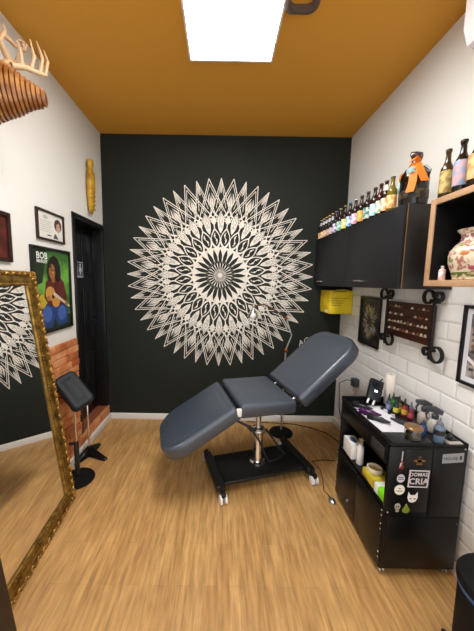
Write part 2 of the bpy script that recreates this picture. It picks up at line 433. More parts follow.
# normals: local z = x cross y
seat = pad_part('seat', Ts, Ls, W_, .100, .02, chair, M['vinyl'])
Tb, Lb = seg(.183, .704, .655, 1.106)
back = pad_part('backrest', Tb, Lb, W_, .100, (.15, .02, .02, .15), chair, M['vinyl'])
Tl, Ll = seg(-.765, .393, -.275, .683)
legp = pad_part('leg_rest', Tl, Ll+.0, W_, .100, (.02, .17, .17, .02), chair, M['vinyl'])
sf = MB(); strip(sf, Ts, .03, Ls-.03, -.20, -.16, -.130, -.101); strip(sf, Ts, .03, Ls-.03, .16, .20, -.130, -.101); strip(sf, Ts, .02, .06, -.2, .2, -.130, -.101); strip(sf, Ts, Ls-.06, Ls-.02, -.2, .2, -.130, -.101)
strip(sf, Ts, .16, .32, -.12, .12, -.128, -.101)
sf.build('seat_frame', M['black_metal'], chair, smooth=40)
for Tq, Lq, nm, x0, x1 in ((Tb, Lb, 'backrest_frame', -.02, Lb-.16), (Tl, Ll, 'leg_rest_frame', .16, Ll+.03)):
    q = MB(); strip(q, Tq, x0, x1, -.19, -.16, -.125, -.101); strip(q, Tq, x0, x1, .16, .19, -.125, -.101); strip(q, Tq, (x0+x1)/2, (x0+x1)/2+.03, -.17, .17, -.125, -.101)
    q.build(nm, M['black_metal'], chair, smooth=40)
for Tq, x in ((Ts, -.018),):
    h = MB(); h.tube([Ts @ Vector((-.016, -.255, -.055)), Ts @ Vector((-.016, .255, -.055))], .011, 10)
    h.build('hinge_rod', M['black_metal'], chair, smooth=40)
    e = MB(); e.bbox(-.028, .006, -.272, -.250, -.085, -.030, .005, Ts); e.build('hinge_bracket', M['white_plastic'], chair, smooth=40)
    h = MB(); h.tube([Ts @ Vector((Ls+.004, -.255, -.06)), Ts @ Vector((Ls+.004, .255, -.06))], .010, 10); h.build('hinge_rod', M['black_metal'], chair, smooth=40)
lv = MB(); lv.tube([Tl @ Vector((Ll-.05, -.19, -.095)), Tl @ Vector((Ll-.03, -.235, -.12)), Tl @ Vector((Ll+.04, -.25, -.24))], [.007, .008, .010], 8); lv.build('lever', M['black_metal'], chair, smooth=50)
st = MB(); st.tube([Vector((.10, -.16, .59)), Tb @ Vector((Lb-.20, -.16, -.105))], .009, 8); st.build('support_strut', M['steel'], chair, smooth=50)
st = MB(); st.tube([Vector((.10, .16, .59)), Tb @ Vector((Lb-.20, .16, -.105))], .009, 8); st.build('support_strut', M['steel'], chair, smooth=50)
kn = MB(); kn.lathe([(.004,0),(.016,.002),(.018,.012),(.012,.022),(.003,.025)], 14, frameT(Tb @ Vector((Lb-.20, -.17, -.125)), (1,0,.4), (0,0,1))); kn.build('adjustment_knob', M['steel'], chair, smooth=50)
# column
ang = .29-.242
RB = Matrix.Rotation(ang, 4, 'Z')
c = MB(); c.lathe([(.062,.085),(.062,.10),(.045,.105),(.040,.12),(.040,.345),(.046,.35),(.046,.375),(.038,.38)], 24); c.build('column', M['chrome'], chair, smooth=35)
c = MB(); c.lathe([(.022,.38),(.022,.585)], 18); c.build('piston', M['steel'], chair, smooth=35)
c = MB(); c.lathe([(.034,.545),(.038,.55),(.038,.585),(.03,.585)], 18); c.build('piston_collar', M['black_metal'], chair, smooth=35)
# pump linkage bars around the column
q = MB(); q.tube([RB @ Vector((-.055,-.02,.36)), RB @ Vector((-.02,-.075,.30)), RB @ Vector((.05,-.10,.14))], .008, 8)
q.tube([RB @ Vector((.055,-.01,.36)), RB @ Vector((.10,-.03,.30)), RB @ Vector((.19,-.075,.17))], .008, 8)
q.tube([RB @ Vector((.05,-.10,.14)), RB @ Vector((.13,-.10,.15)), RB @ Vector((.20,-.07,.17))], .010, 8)
q.tube([RB @ Vector((-.06,-.01,.35)), RB @ Vector((-.085,.02,.38)), RB @ Vector((-.04,.06,.36))], .007, 8)
q.build('pump_linkage', M['black_metal'], chair, smooth=50)
q = MB(); q.lathe([(.050,.340),(.056,.345),(.056,.362),(.050,.367)], 20); q.build('linkage_collar', M['steel'], chair, smooth=50)
b = MB(); b.bbox(-.325, .325, -.165, .165, .062, .088, .006, RB); bs = b.build('base_plate', M['black_metal'], chair, smooth=40)
for x in (-.357, .357):
    b = MB()
    pts = rrect(x-.032, x+.032, -.215, .215, .02, 4)
    b.rings([[(a, c_, .060) for a, c_ in pts], [(a, c_, .096) for a, c_ in pts], [(a, c_, .102) for a, c_ in inset(pts, .006)]], RB)
    b.build('base_bar', M['black_metal'], chair, smooth=40)
wheels = [(-.357, -.235), (.357, -.235), (-.357, .235), (.357, .235)]
for i, (x, y) in enumerate(wheels):
    sg = 1 if y > 0 else -1
    fo = MB(); fo.bbox(x-.016, x+.016, y-.03, y+.03, .052, .086, .006, RB); fo.lathe([(.014,.08),(.014,.108),(.008,.110)], 12, RB @ Matrix.Translation((x, y-sg*.008, 0)))
    ca = fo.build('castor', M['black_metal'], chair, smooth=40)
    wh = MB()
    for dx in (-.017, .017):
        Tw = RB @ frameT((x+dx-.009, y+sg*.010, .032), (0,1,0), (0,0,1))
        wh.lathe([(.012,0),(.028,.001),(.032,.004),(.032,.014),(.028,.017),(.012,.018)], 18, Tw)
    plabel(wh.build('wheel', M['white_plastic'], ca, smooth=40), 'white twin castor wheel')

# ================================================================ FLOOR LAMP behind the bed
fl = empty('floor_lamp', (.628, 2.70, 0), 'thin pole lamp with a round black base behind the tattoo bed', 'lamp')
MB().lathe([(.115,0),(.118,.006),(.112,.016),(.06,.022),(.016,.026),(.012,.034)], 32).build('base', M['rubber'], fl, smooth=40)
MB().tube([(0,0,.03),(.004,0,.45),(.012,0,.84)], .009, 10).build('pole', M['steel'], fl, smooth=50)
MB().ball((.014, -.004, .85), .020, .020, .022).build('joint', M['copper'], fl, smooth=60)
MB().tube([(.014,0,.86),(.06,-.01,1.0),(.0,-.02,1.165)], .0065, 8).build('arm', M['steel'], fl, smooth=50)
MB().ball((0, -.02, 1.165), .016).build('joint', M['copper'], fl, smooth=60)
MB().tube([(0,-.02,1.165),(-.10,-.05,1.235),(-.22,-.07,1.30),(-.31,-.08,1.285)], .0075, 8).build('arm', solid('#6b4634', .4, metal=.6), fl, smooth=50)
Tq = frameT((-.322, -.085, 1.27), (1,0,0), (0,.8,-.45))
Tq = Matrix.Translation((-.325, -.085, 1.285)) @ Matrix.Rotation(radians(18), 4, 'X')
MB().lathe([(.008,.02),(.013,.0),(.014,-.03),(.024,-.05),(.047,-.085),(.052,-.11),(.046,-.108),(.02,-.06),(.004,-.05)], 22, Tq, cap=False).build('lamp_shade', M['chrome'], fl, smooth=40)
MB().ball((-.325, -.100, 1.195), .026, .026, .03).build('bulb', M['white_plastic'], fl, smooth=60)
q = MB(); q.tube([(.30,2.90,.012),(.45,2.89,.010),(.60,2.88,.010),(.80,2.86,.012),(.95,2.80,.008),(1.08,2.70,.008),(1.16,2.5,.008)], .004, 6)
tag(q.build('power_cable', M['rubber'], smooth=50), 'thin black cable lying along the back baseboard below the bed', 'cable')

# ================================================================ MIRROR
mroot = empty('standing_mirror', (-.998, 1.812, 0), 'tall ornate gold framed mirror leaning on the left wall', 'mirror')
up = Vector((-.1195, -.009, .9928)).normalized(); dr = Vector((.075, -.997, 0)).normalized(); nr = up.cross(dr) 
if nr.x < 0: nr = -nr
up = (up-dr*up.dot(dr)).normalized()
Wm, Hm, fw = .95, 1.556, .085
def mp(a, b, n=0): return dr*a+up*b+nr*n
mg = MB(); mg.add([mp(fw-.01, fw-.01, -.006), mp(Wm-fw+.01, fw-.01, -.006), mp(Wm-fw+.01, Hm-fw+.01, -.006), mp(fw-.01, Hm-fw+.01, -.006)], [(0,1,2,3)])
for a in (0,): pass
mg.add([mp(fw-.01, fw-.01, -.014), mp(Wm-fw+.01, fw-.01, -.014), mp(Wm-fw+.01, Hm-fw+.01, -.014), mp(fw-.01, Hm-fw+.01, -.014)], [(0,1,2,3)])
mg.build('mirror_glass', M['mirror'], mroot)
# frame profile: (inset, height)
prof = [(0,-.016),(0,.004),(.008,.012),(.018,.014),(.026,.008),(.034,.012),(.046,.016),(.056,.014),(.063,.006),(.069,.004),(.075,.009),(.080,.008),(.085,-.004),(.085,-.014)]
fm = MB(); vs = []
for (i_, h_) in prof: vs += [mp(i_, i_, h_), mp(Wm-i_, i_, h_), mp(Wm-i_, Hm-i_, h_), mp(i_, Hm-i_, h_)]
fs = [(j*4+k, j*4+(k+1)%4, (j+1)*4+(k+1)%4, (j+1)*4+k) for j in range(len(prof)-1) for k in range(4)]
fs += [((len(prof)-1)*4+k, (len(prof)-1)*4+(k+1)%4, (k+1)%4, k) for k in range(4)]
fm.add(vs, fs); fm.build('frame', M['gold'], mroot, smooth=60)
rl = MB()
def relief(p0, p1, inw):
    p0 = Vector(p0); p1 = Vector(p1); L = (p1-p0).length; t = (p1-p0)/L; n = max(2, int(L/.052)); st_ = L/n
    for k in range(n):
        c0 = p0+t*st_*(k+.5)
        for sg, off, ln in ((1, .012, .021), (-1, .020, .016)):
            a = sg*.65; d1 = (t*cos(a)+inw*sin(a)).normalized(); d2 = nr.cross(d1)
            Tm = Matrix((d1, d2, nr)).transposed().to_4x4()
            rl.ball(c0+inw*off+t*sg*.010+nr*.012, ln, .0065, .009, Tm, 8, 5)
        rl.ball(c0+inw*.009+t*st_*.45+nr*.013, .008, .008, .009, None, 7, 5)
        # small beads on the inner rim
    n2 = int(L/.020)
    for k in range(n2): rl.ball(p0+t*(L/n2)*(k+.5)+inw*.0745+nr*.009, .0045, .0045, .0045, None, 6, 4)
relief(mp(.01,0), mp(Wm-.01,0), up); relief(mp(.01,Hm), mp(Wm-.01,Hm), -up); relief(mp(0,.01), mp(0,Hm-.01), dr); relief(mp(Wm,.01), mp(Wm,Hm-.01), -dr)
for a, b in ((0,0),(Wm,0),(Wm,Hm),(0,Hm)):
    cc = mp(.03 if a == 0 else Wm-.03, .03 if b == 0 else Hm-.03, .012)
    for k in range(7):
        an = 2*pi*k/7; d1 = dr*cos(an)+up*sin(an); Tm = Matrix((d1, nr.cross(d1), nr)).transposed().to_4x4()
        rl.ball(cc+d1*.018, .016, .007, .008, Tm, 8, 5)
rl.build('carved_relief', M['gold_leaf'], mroot, smooth=60)

# dark A-frame board in front of the mirror, lower left corner
af = empty('easel_board', (-.79, .62, 0), 'dark brown wooden board at the lower left corner before the mirror', 'board')
fn = MB(); Tm = frameT((.055, -.30, .004), (0, 1, 0), (-.125, 0, .992))
fn.bbox(0, .60, 0, .92, -.012, .012, .004, Tm); fn.build('front_panel', solid('#2a1a12', .5), af, smooth=40)
fn = MB(); Tm = frameT((-.085, -.28, .004), (0, 1, 0), (.02, 0, 1))
fn.bbox(0, .56, 0, .90, -.010, .010, .004, Tm); fn.build('rear_panel', solid('#2a1a12', .5), af, smooth=40)

# ================================================================ ARM REST STANDS
ar = empty('armrest_stand', (-1.06, 1.985, 0), 'black padded armrest on a disc-footed stand beside the gold mirror', 'armrest')
MB().lathe([(.118,0),(.122,.006),(.117,.014),(.05,.019),(.02,.03)], 30).build('base', M['rubber'], ar, smooth=40)
MB().lathe([(.017,.02),(.017,.30),(.014,.305)], 14).build('outer_tube', M['black_metal'], ar, smooth=40)
MB().lathe([(.009,.30),(.009,.585)], 12).build('inner_rod', M['chrome'], ar, smooth=40)
MB().tube([(-.018,0,.285),(-.055,-.0,.285)], .009, 8).build('clamp_knob', M['black_metal'], ar, smooth=40)
ex_ = Vector((.165, -.055, -.160)).normalized(); ey_ = Vector((.10, .11, .03)); ey_ = (ey_-ex_*ey_.dot(ex_)).normalized()
Tp = frameT(Vector((-.002, .012, .705))-ex_*.145, ex_, ey_)
pad_part('pad', Tp, .29, .165, .070, .035, ar, M['vinyl_dark'], b=.022)
q = MB(); q.bbox(.06, .22, -.05, .05, -.085, -.071, .003, Tp); q.build('pad_bracket', M['black_metal'], ar, smooth=40)
a2 = empty('wing_foot_stand', (-1.118, 2.30, 0), 'chrome rod stand with black winged foot in front of the door', 'stand')
MB().lathe([(.008,.05),(.008,.50),(.006,.505)], 12).build('rod', M['chrome'], a2, smooth=40)
for an, L_ in ((-25, .20), (-110, .17), (80, .15)):
    a = radians(an); d1 = Vector((cos(a), sin(a), 0)); d2 = Vector((-sin(a), cos(a), 0))
    R_ = []
    for t, wd, h_ in ((0,.035,.075),(.25,.034,.062),(.5,.030,.045),(.75,.026,.030),(.95,.020,.020),(1,.012,.014)):
        p = d1*(t*L_)
        R_.append([tuple(p+d2*wd*sx+Vector((0,0,zz))) for sx, zz in ((-1,.003),(1,.003),(.9,h_*.6),(.35,h_),(-.35,h_),(-.9,h_*.6))])
    MB().rings(R_).build('foot', M['black_lacquer'], a2, smooth=45)
MB().lathe([(.02,.50),(.03,.505),(.03,.52),(.02,.525)], 14).build('top_plate', M['black_metal'], a2, smooth=40)

# ================================================================ LEFT WALL pictures, sign, mask, trophy
def wall_frame(name, side, y0, y1, z0, z1, wd, fm_, label, cat, th=.018, mount=None):
    X = XL if side < 0 else XR-.0015; s = 1 if side < 0 else -1
    r = empty(name, (X, (y0+y1)/2, (z0+z1)/2), label, cat)
    hy, hz = (y1-y0)/2, (z1-z0)/2; f = MB()
    xs = sorted((s*.001, s*th))
    f.bbox(xs[0], xs[1], -hy, -hy+wd, -hz, hz, .002); f.bbox(xs[0], xs[1], hy-wd, hy, -hz, hz, .002)
    f.bbox(xs[0], xs[1], -hy+wd, hy-wd, -hz, -hz+wd, .002); f.bbox(xs[0], xs[1], -hy+wd, hy-wd, hz-wd, hz, .002)
    f.build('frame', fm_, r, smooth=40)
    # print helper: u,v in 0..1 (u left->right as seen), layer
    def P(u, v, l=0):
        yy = (-hy+wd)+(2*hy-2*wd)*(u if side < 0 else 1-u)
        return (s*(.006+.0004*l), yy, (-hz+wd)+(2*hz-2*wd)*v)
    return r, P
def blob(mb, P, cu, cv, ru, rv, m, l, n=14, a0=0):
    mb.use(m).poly([P(cu+ru*cos(2*pi*k/n+a0), cv+rv*sin(2*pi*k/n+a0), l) for k in range(n)])
# guitarist poster
r, P = wall_frame('framed_poster', -1, 1.80, 2.262, 1.130, 1.716, .018, M['frame_black'], 'large black framed poster of a seated guitarist on green', 'picture')
p = MB(); p.use(mat('poster_green', hexc('2f5f22'), .5, vary=(5, hexc('6aa53e'), .42, .62))).poly([P(0,0),P(1,0),P(1,1),P(0,1)])
p.use(solid('#1d2b18')).poly([P(0,.55,1),P(.22,.60,1),P(.35,1,1),P(0,1,1)]); p.poly([P(0,0,1),P(1,0,1),P(1,.16,1),P(0,.20,1)])
p.use(solid('#b8a22c')).poly([P(.08,.42,2),P(.2,.46,2),P(.33,.4,2),P(.3,.28,2),P(.1,.28,2)])
p.use(solid('#263d73')).poly([P(.12,.04,3),P(.42,.02,3),P(.50,.14,3),P(.60,.02,3),P(.88,.05,3),P(.92,.22,3),P(.75,.34,3),P(.30,.34,3),P(.14,.22,3)])
p.use(solid('#3a5796')); blob(p, P, .30, .20, .13, .10, solid('#3d5c9c'), 4); blob(p, P, .72, .19, .13, .10, solid('#3d5c9c'), 4)
p.use(solid('#5c1d1a')).poly([P(.24,.42,5),P(.30,.60,5),P(.42,.68,5),P(.66,.69,5),P(.82,.60,5),P(.90,.38,5),P(.80,.30,5),P(.34,.31,5)])
p.use(solid('#4e1715')).poly([P(.50,.34,6),P(.53,.66,6),P(.62,.67,6),P(.66,.34,6)])
p.use(solid('#1b120e')).poly([P(.36,.64,6),P(.33,.74,6),P(.37,.84,6),P(.45,.92,6),P(.56,.945,6),P(.66,.91,6),P(.72,.82,6),P(.73,.70,6),P(.70,.62,6),P(.62,.60,6),P(.58,.66,6),P(.44,.66,6),P(.42,.60,6)])
blob(p, P, .48, .735, .088, .100, solid('#8f5f33'), 7, 14); blob(p, P, .505, .71, .018, .03, solid('#c99a52'), 8, 8); p.use(solid('#1b120e')).poly([P(.40,.80,8),P(.44,.77,8),P(.47,.83,8)]); p.use(solid('#8a5a30')).poly([P(.45,.66,6.5),P(.53,.66,6.5),P(.55,.60,6.5),P(.46,.60,6.5)]); blob(p, P, .47, .755, .022, .010, solid('#2a160c'), 8, 8); blob(p, P, .54, .755, .022, .010, solid('#2a160c'), 8, 8); blob(p, P, .50, .70, .03, .008, solid('#4a2114'), 8, 8)
blob(p, P, .40, .46, .13, .09, solid('#c08a3d'), 8, 16, .3); blob(p, P, .55, .36, .12, .085, solid('#c08a3d'), 8, 16, .3); blob(p, P, .47, .42, .035, .03, solid('#241208'), 9)
p.use(solid('#c9b79c')).poly([P(.47,.44,10),P(.50,.48,10),P(.97,.28,10),P(.95,.25,10)]); blob(p, P, .34, .40, .05, .035, solid('#9b6a3b'), 10); blob(p, P, .86, .31, .05, .035, solid('#9b6a3b'), 11)
wp = .462-.036; 
def wtext(mb, P, txt, u, v, size, m, l=12, bold=0, side=-1):
    T = frameT(P(u, v, l), (0, 1 if side < 0 else -1, 0), (0, 0, 1)); text_mesh(txt, size, T, m, mb, bold)
wtext(p, P, 'BOB', .22, .92, .062, solid('#dfe6da'), bold=.001); wtext(p, P, 'MARLEY', .22, .855, .032, solid('#dfe6da'), bold=.0006)
p.build('print', parent=r)
# certificate
r, P = wall_frame('framed_certificate', -1, 1.878, 2.198, 1.763, 1.964, .014, M['brown_frame'], 'small brown framed certificate with a curly-haired portrait above the poster', 'picture')
p = MB().use(M['cream']).poly([P(0,0),P(1,0),P(1,1),P(0,1)])
for k, v in enumerate((.66,.58,.50,.42,.34,.26)):
    p.use(solid('#a9a79a')).poly([P(.1,v,1),P(.56-.05*(k%2),v,1),P(.56-.05*(k%2),v+.022,1),P(.1,v+.022,1)])
blob(p, P, .30, .82, .10, .08, solid('#b4b4a8'), 1)
blob(p, P, .80, .62, .16, .26, solid('#4b3327'), 2, 16); blob(p, P, .81, .52, .09, .19, solid('#bd9d86'), 3, 14); blob(p, P, .76,.58,.018,.02, solid('#33211a'),4,6); blob(p, P, .86,.58,.018,.02, solid('#33211a'),4,6)
p.use(solid('#40404f')).poly([P(.58,.06,2),P(.66,.28,2),P(.72,.22,2),P(.80,.06,2)]); p.poly([P(.34,.12,2),P(.52,.12,2),P(.50,.17,2),P(.36,.17,2)])
p.build('print', parent=r)
# dark frame at left edge
r, P = wall_frame('framed_picture', -1, 1.22, 1.640, 1.592, 1.862, .022, M['brown_frame'], 'dark reddish brown framed picture at the left edge above the mirror', 'picture')
p = MB().use(mat('red_brown_print', hexc('5a2114'), .5, vary=(12, hexc('3a130c'), .4, .6))).poly([P(0,0),P(1,0),P(1,1),P(0,1)]); p.build('print', parent=r)
# restroom sign on the door
sg = MB(); X = XD+.018
sg.use(solid('#101014')).bbox(X, X+.004, 2.470, 2.665, 1.515, 1.665, .001)
sg.use(solid('#c9ccd8'))
for a, b, c_, d_ in ((2.475,2.660,1.655,1.660),(2.475,2.660,1.520,1.525),(2.475,2.480,1.520,1.660),(2.655,2.660,1.520,1.660),(2.566,2.570,1.545,1.652),(2.50,2.64,1.530,1.537)):
    sg.box(X+.004, X+.005, a, b, c_, d_)
for yy, fem in ((2.523, 0), (2.612, 1)):
    T = frameT((X+.005, yy, 1.595), (0,1,0), (0,0,1))
    sg.prism([(.011*cos(2*pi*k/10), .040+.011*sin(2*pi*k/10)) for k in range(10)], 0, .001, T)
    if fem: sg.prism([(-.012,.025),(.012,.025),(.026,-.020),(-.026,-.020)], 0, .001, T)
    else: sg.prism([(-.020,.025),(.020,.025),(.018,-.018),(-.018,-.018)], 0, .001, T)
    sg.prism([(-.012,-.02),(-.003,-.02),(-.003,-.048),(-.012,-.048)], 0, .001, T); sg.prism([(.003,-.02),(.012,-.02),(.012,-.048),(.003,-.048)], 0, .001, T)
tag(sg.build('restroom_sign', origin=(X, 2.585, 1.59)), 'small black and white restroom sign on the black panelled door', 'sign')
# carved figure
ca = MB()
T = Matrix.Translation((XL+.035, 2.625, 0))
prf = [(.006,2.085),(.022,2.10),(.030,2.14),(.036,2.20),(.042,2.26),(.045,2.32),(.044,2.38),(.038,2.43),(.030,2.462),(.022,2.475),(.030,2.49),(.036,2.51),(.032,2.535),(.018,2.548)]
n = 18; R_ = []
for i, (rr, zz) in enumerate(prf):
    R_.append([((rr*.75)*cos(2*pi*k/n)*(1+.10*sin(3*k+zz*60)), rr*1.02*sin(2*pi*k/n)*(1+.08*sin(2*k+zz*45)), zz) for k in range(n)])
ca.rings(R_, T)
for k in range(9):  # carved wraps
    zz = 2.12+k*.038; ca.tube([T @ Vector((.034*cos(a), .042*sin(a), zz+.012*a)) for a in (-1.3,-.7,0,.7,1.3)], .0055, 6)
tag(ca.build('carved_figure', mat('yellow_gilded_wood', hexc('c79a20'), .35, bump=(40,.6), vary=(16, hexc('8a5a12'), .4, .7)), smooth=50, origin=(XL+.035, 2.625, 2.085)), 'slender yellow carved wooden figure hung on the wall above the door', 'carving')
# deer trophy
dt = empty('deer_head_trophy', (XL, 1.34, 2.38), 'layered wooden deer head with antlers at the upper left wall', 'wall trophy')
wood1 = mat('golden_plywood', hexc('8a5024'), .4, vary=(18, hexc('c08a50'), .4, .7)); wood2 = mat('dark_plywood_edge', hexc('5a2c10'), .5)
bd = MB(); bd.use(wood2)
ax0, ax1 = Vector((.085, .0, -.02)), Vector((.37, .10, -.02))
axd = (ax1-ax0).normalized()
prfl = [(0,.20,.13),(.12,.19,.125),(.25,.165,.11),(.4,.135,.095),(.52,.115,.085),(.62,.098,.075),(.72,.075,.06),(.82,.058,.05),(.92,.046,.042),(1,.028,.030)]
def rad(t):
    for (a, h1, w1), (b, h2, w2) in zip(prfl, prfl[1:]):
        if t <= b: q = (t-a)/(b-a); return h1+(h2-h1)*q, w1+(w2-w1)*q
    return prfl[-1][1:]
sd = Vector((-axd.y, axd.x, 0)).normalized(); upv = Vector((-.10, 0, 1)).normalized()
core = MB().use(wood2); R_ = []
for i in range(12):
    t = i/11; h_, w_ = rad(t); c0 = ax0.lerp(ax1, t)+Vector((0,0,.0*(1-t)-.02*t)); R_.append([tuple(c0+upv*(h_*.82*sin(2*pi*k/16))+sd*(w_*.82*cos(2*pi*k/16))) for k in range(16)])
core.rings(R_); 
NS = 17
for i in range(NS):
    t = (i+.5)/NS; h_, w_ = rad(t); c0 = ax0.lerp(ax1, t)+Vector((0,0,.0*(1-t)-.02*t)); th_ = .006
    core.use(wood1)
    core.rings([[tuple(c0+axd*s_+upv*(h_*(1 if sin(2*pi*k/20) < 0 else .92)*sin(2*pi*k/20))+sd*(w_*cos(2*pi*k/20))) for k in range(20)] for s_ in (-th_, th_)])
core.build('head', parent=dt, smooth=35)
MB().bbox(.001, .03, -.14, .10, -.22, .24, .01).build('wall_plate', wood1, dt, smooth=40)
for sgn in (-1, 1):
    an = MB(); b0 = ax0.lerp(ax1, .52)+Vector((0,0,.12))+sd*sgn*.05
    if sgn < 0:
        b0 = Vector((0,0,0)); path = [(.19,.06,.07),(.205,.095,.12),(.205,.045,.165),(.205,.07,.210),(.20,.158,.227),(.20,.225,.255),(.20,.245,.300)]
        tines = [((.20,.225,.255),(.20,.21,.285),(.20,.175,.268)),((.205,.07,.210),(.20,.09,.235),(.20,.085,.262)),((.205,.095,.12),(.21,.135,.14),(.215,.15,.185))]
    else: path = [(0,0,0),(.04,.04,.02),(.07,.09,.03),(.07,.15,.06),(.05,.19,.13)]; tines = [((.05,.06,.025),(.07,.06,.08),(.06,.05,.15)),((.07,.10,.035),(.08,.11,.11),(.06,.10,.18)),((.07,.14,.05),(.085,.145,.12),(.07,.14,.17)),((.03,.03,.02),(.03,.02,.08),(.02,.02,.12))]
    an.tube([b0+Vector(q) for q in path], [.016-.011*k_/(len(path)-1) for k_ in range(len(path))], 8)
    for tn in tines: an.tube([b0+Vector(q) for q in tn], [.010,.008,.003], 7)
    an.build('antler', mat('pale_plywood', hexc('caa67c'), .5), dt, smooth=50)
    er = MB(); e0 = b0+sd*sgn*.02+Vector((-.06,0,-.03)); er.tube([e0, e0+sd*sgn*.05+Vector((0,0,.03)), e0+sd*sgn*.10+Vector((0,0,.045))], [.012,.026,.004], 8); er.build('ear', wood1, dt, smooth=50)

# ================================================================ RIGHT WALL: cabinet, bottles, shelf
CX, CY0, CY1, CZ0, CZ1 = .955, 1.545, 2.930, 1.478, 1.925
cb = empty('wall_cabinet', ((CX+XR)/2, (CY0+CY1)/2, CZ0), 'long matt black wall cabinet carrying a row of bottles', 'cabinet')
o = Vector(cb.location)
def loc_box(mb, x0, x1, y0, y1, z0, z1, b=.002): mb.bbox(x0-o.x, x1-o.x, y0-o.y, y1-o.y, z0-o.z, z1-o.z, b)
q = MB(); loc_box(q, CX+.019, XR-.002, CY0, CY1, CZ0, CZ1); q.build('body', M['cab_side'], cb, smooth=40)
ym = 2.20
for y0, y1, hy in ((CY0+.001, ym-.0015, 1.965), (ym+.0015, CY1-.001, 2.73)):
    q = MB(); loc_box(q, CX, CX+.018, y0, y1, CZ0+.001, CZ1-.001); dd = q.build('door', M['cab_front'], cb, smooth=40)
    h = MB(); h.tube([(CX-o.x, hy-.05-o.y, .045), (CX-.022-o.x, hy-.05-o.y, .045), (CX-.022-o.x, hy+.05-o.y, .045), (CX-o.x, hy+.05-o.y, .045)], .0045, 8); plabel(h.build('handle', M['chrome'], dd, smooth=40), 'chrome bar handle')
q = MB(); loc_box(q, CX+.0185, CX+.0235, CY0-.0015, CY0, CZ0, CZ1, .0004); q.build('edge_strip', solid('#7a5a38', .4), cb)

def bottle_profile(h, r):
    return [(r*.85,0),(r,.006),(r,h*.55),(r*.92,h*.62),(r*.60,h*.70),(r*.42,h*.78),(r*.37,h*.92),(r*.44,h*.925),(r*.44,h*.96)]
def label_mat(c1, c2, sc=38, lo=.44, hi=.56): return mat('printed_label', hexc(c1), .5, vary=(sc, hexc(c2), lo, hi))
def make_bottle(loc, h, r, glass, cap_h, lab, label, group, z0=.12, z1=.50, neck=None, swing=False, rz=0):
    b = MB().lathe(bottle_profile(h, r), 20).build('bottle', solid(glass, .12), smooth=35); b.location = loc; b.rotation_euler.z = rz
    tag(b, label, 'bottle', group)
    MB().lathe([(r*1.012,h*z0),(r*1.02,h*z0+.001),(r*1.02,h*z1),(r*1.012,h*z1+.001)], 20, cap=False).build('label', lab, b, smooth=35)
    MB().lathe([(r*.47,h*.955),(r*.50,h*.96),(r*.46,h*.995),(r*.30,h)], 12).build('cap', solid(cap_h, .35, metal=.3), b, smooth=35)
    if neck: MB().lathe([(r*.66,h*.69),(r*.50,h*.75),(r*.43,h*.82),(r*.42,h*.86)], 16, cap=False).build('neck_label', neck, b, smooth=35)
    return b
GR = 'bottles standing on the black wall cabinet'
dk = '#150d0a'
rowb = [
 (2.895,'#150f12','#c9a35a',('#e8dcc0','#d98a3a'),'gold-capped dark bottle with cream and orange label, tight in the far corner','n'),
 (2.825,'#150f12','#c9a35a',('#e2a04e','#e8dcc0'),'gold-capped dark bottle with orange label, second from the far corner','n'),
 (2.755,'#150f12','#c9a35a',('#d98a3a','#f0d8a8'),'gold-capped dark bottle with orange label, third from the far corner','n'),
 (2.685,'#150f12','#c9a35a',('#b98c86','#d9b9a8'),'gold-capped dark bottle with dusty pink label, fourth from the far corner','n'),
 (2.612,'#150f12','#c9a35a',('#a88a94','#e0d0d0'),'gold-capped dark bottle with mauve label, fifth from the far corner','n'),
 (2.530,'#1a1018','#8a6ab8',('#6a4a9a','#e6e2ee'),'bottle with purple cap and purple white label on the cabinet',None),
 (2.445,'#200f0c','#9a9a5a',('#2f9a6a','#cfe8d8'),'bottle with green teal label next to the purple one',None),
 (2.352,'#200f0c','#8a7a4a',('#d8cc2a','#e8e8c8'),'bottle with bright yellow label on the cabinet',None),
 (2.262,'#241210','#2f88b8',('#1f8ac8','#e6eef2'),'blue-capped bottle with blue and white label on the cabinet',None),
 (2.172,'#200f0c','#d0c8c8',('#d87aa8','#f0e0e6'),'bottle with pink label between the blue and the orange labelled ones',None),
 (2.085,'#200f0c','#3a3230',('#d8873a','#b8c060'),'brown bottle with small orange and olive label on the cabinet',None),
 (1.997,'#1c0e0c','#4a4644',('#d8dcd0','#4a7a6a'),'brown bottle with white label bearing a green round mark',None),
 (1.910,'#200f0c','#5a504a',('#8fc8d8','#d8ecf0'),'brown bottle with pale sky blue label on the cabinet',None),
 (1.842,'#3a1410','#4a201c',('#5aa85a','#f0ece6'),'reddish brown bottle with green and white label',None),
 (1.783,'#2a1210','#6a6460',('#e09a5a','#f2e0c8'),'brown bottle with peach orange label and white neck',None),
 (1.722,'#6a5a14','#2a2420',('#d88a3a','#e8c890'),'olive yellow glass bottle with orange label near the big flagon',None)]
for y, gl, cap_, (c1, c2), lb, nk in rowb:
    make_bottle((.986, y, CZ1), .196, .0265, gl, cap_, label_mat(c1, c2), lb, GR, .08, .36 if nk else .45, neck=label_mat('#d8d8e0', '#20203a', 60) if nk else (solid('#d8d0c8') if y in (1.783,) else None))
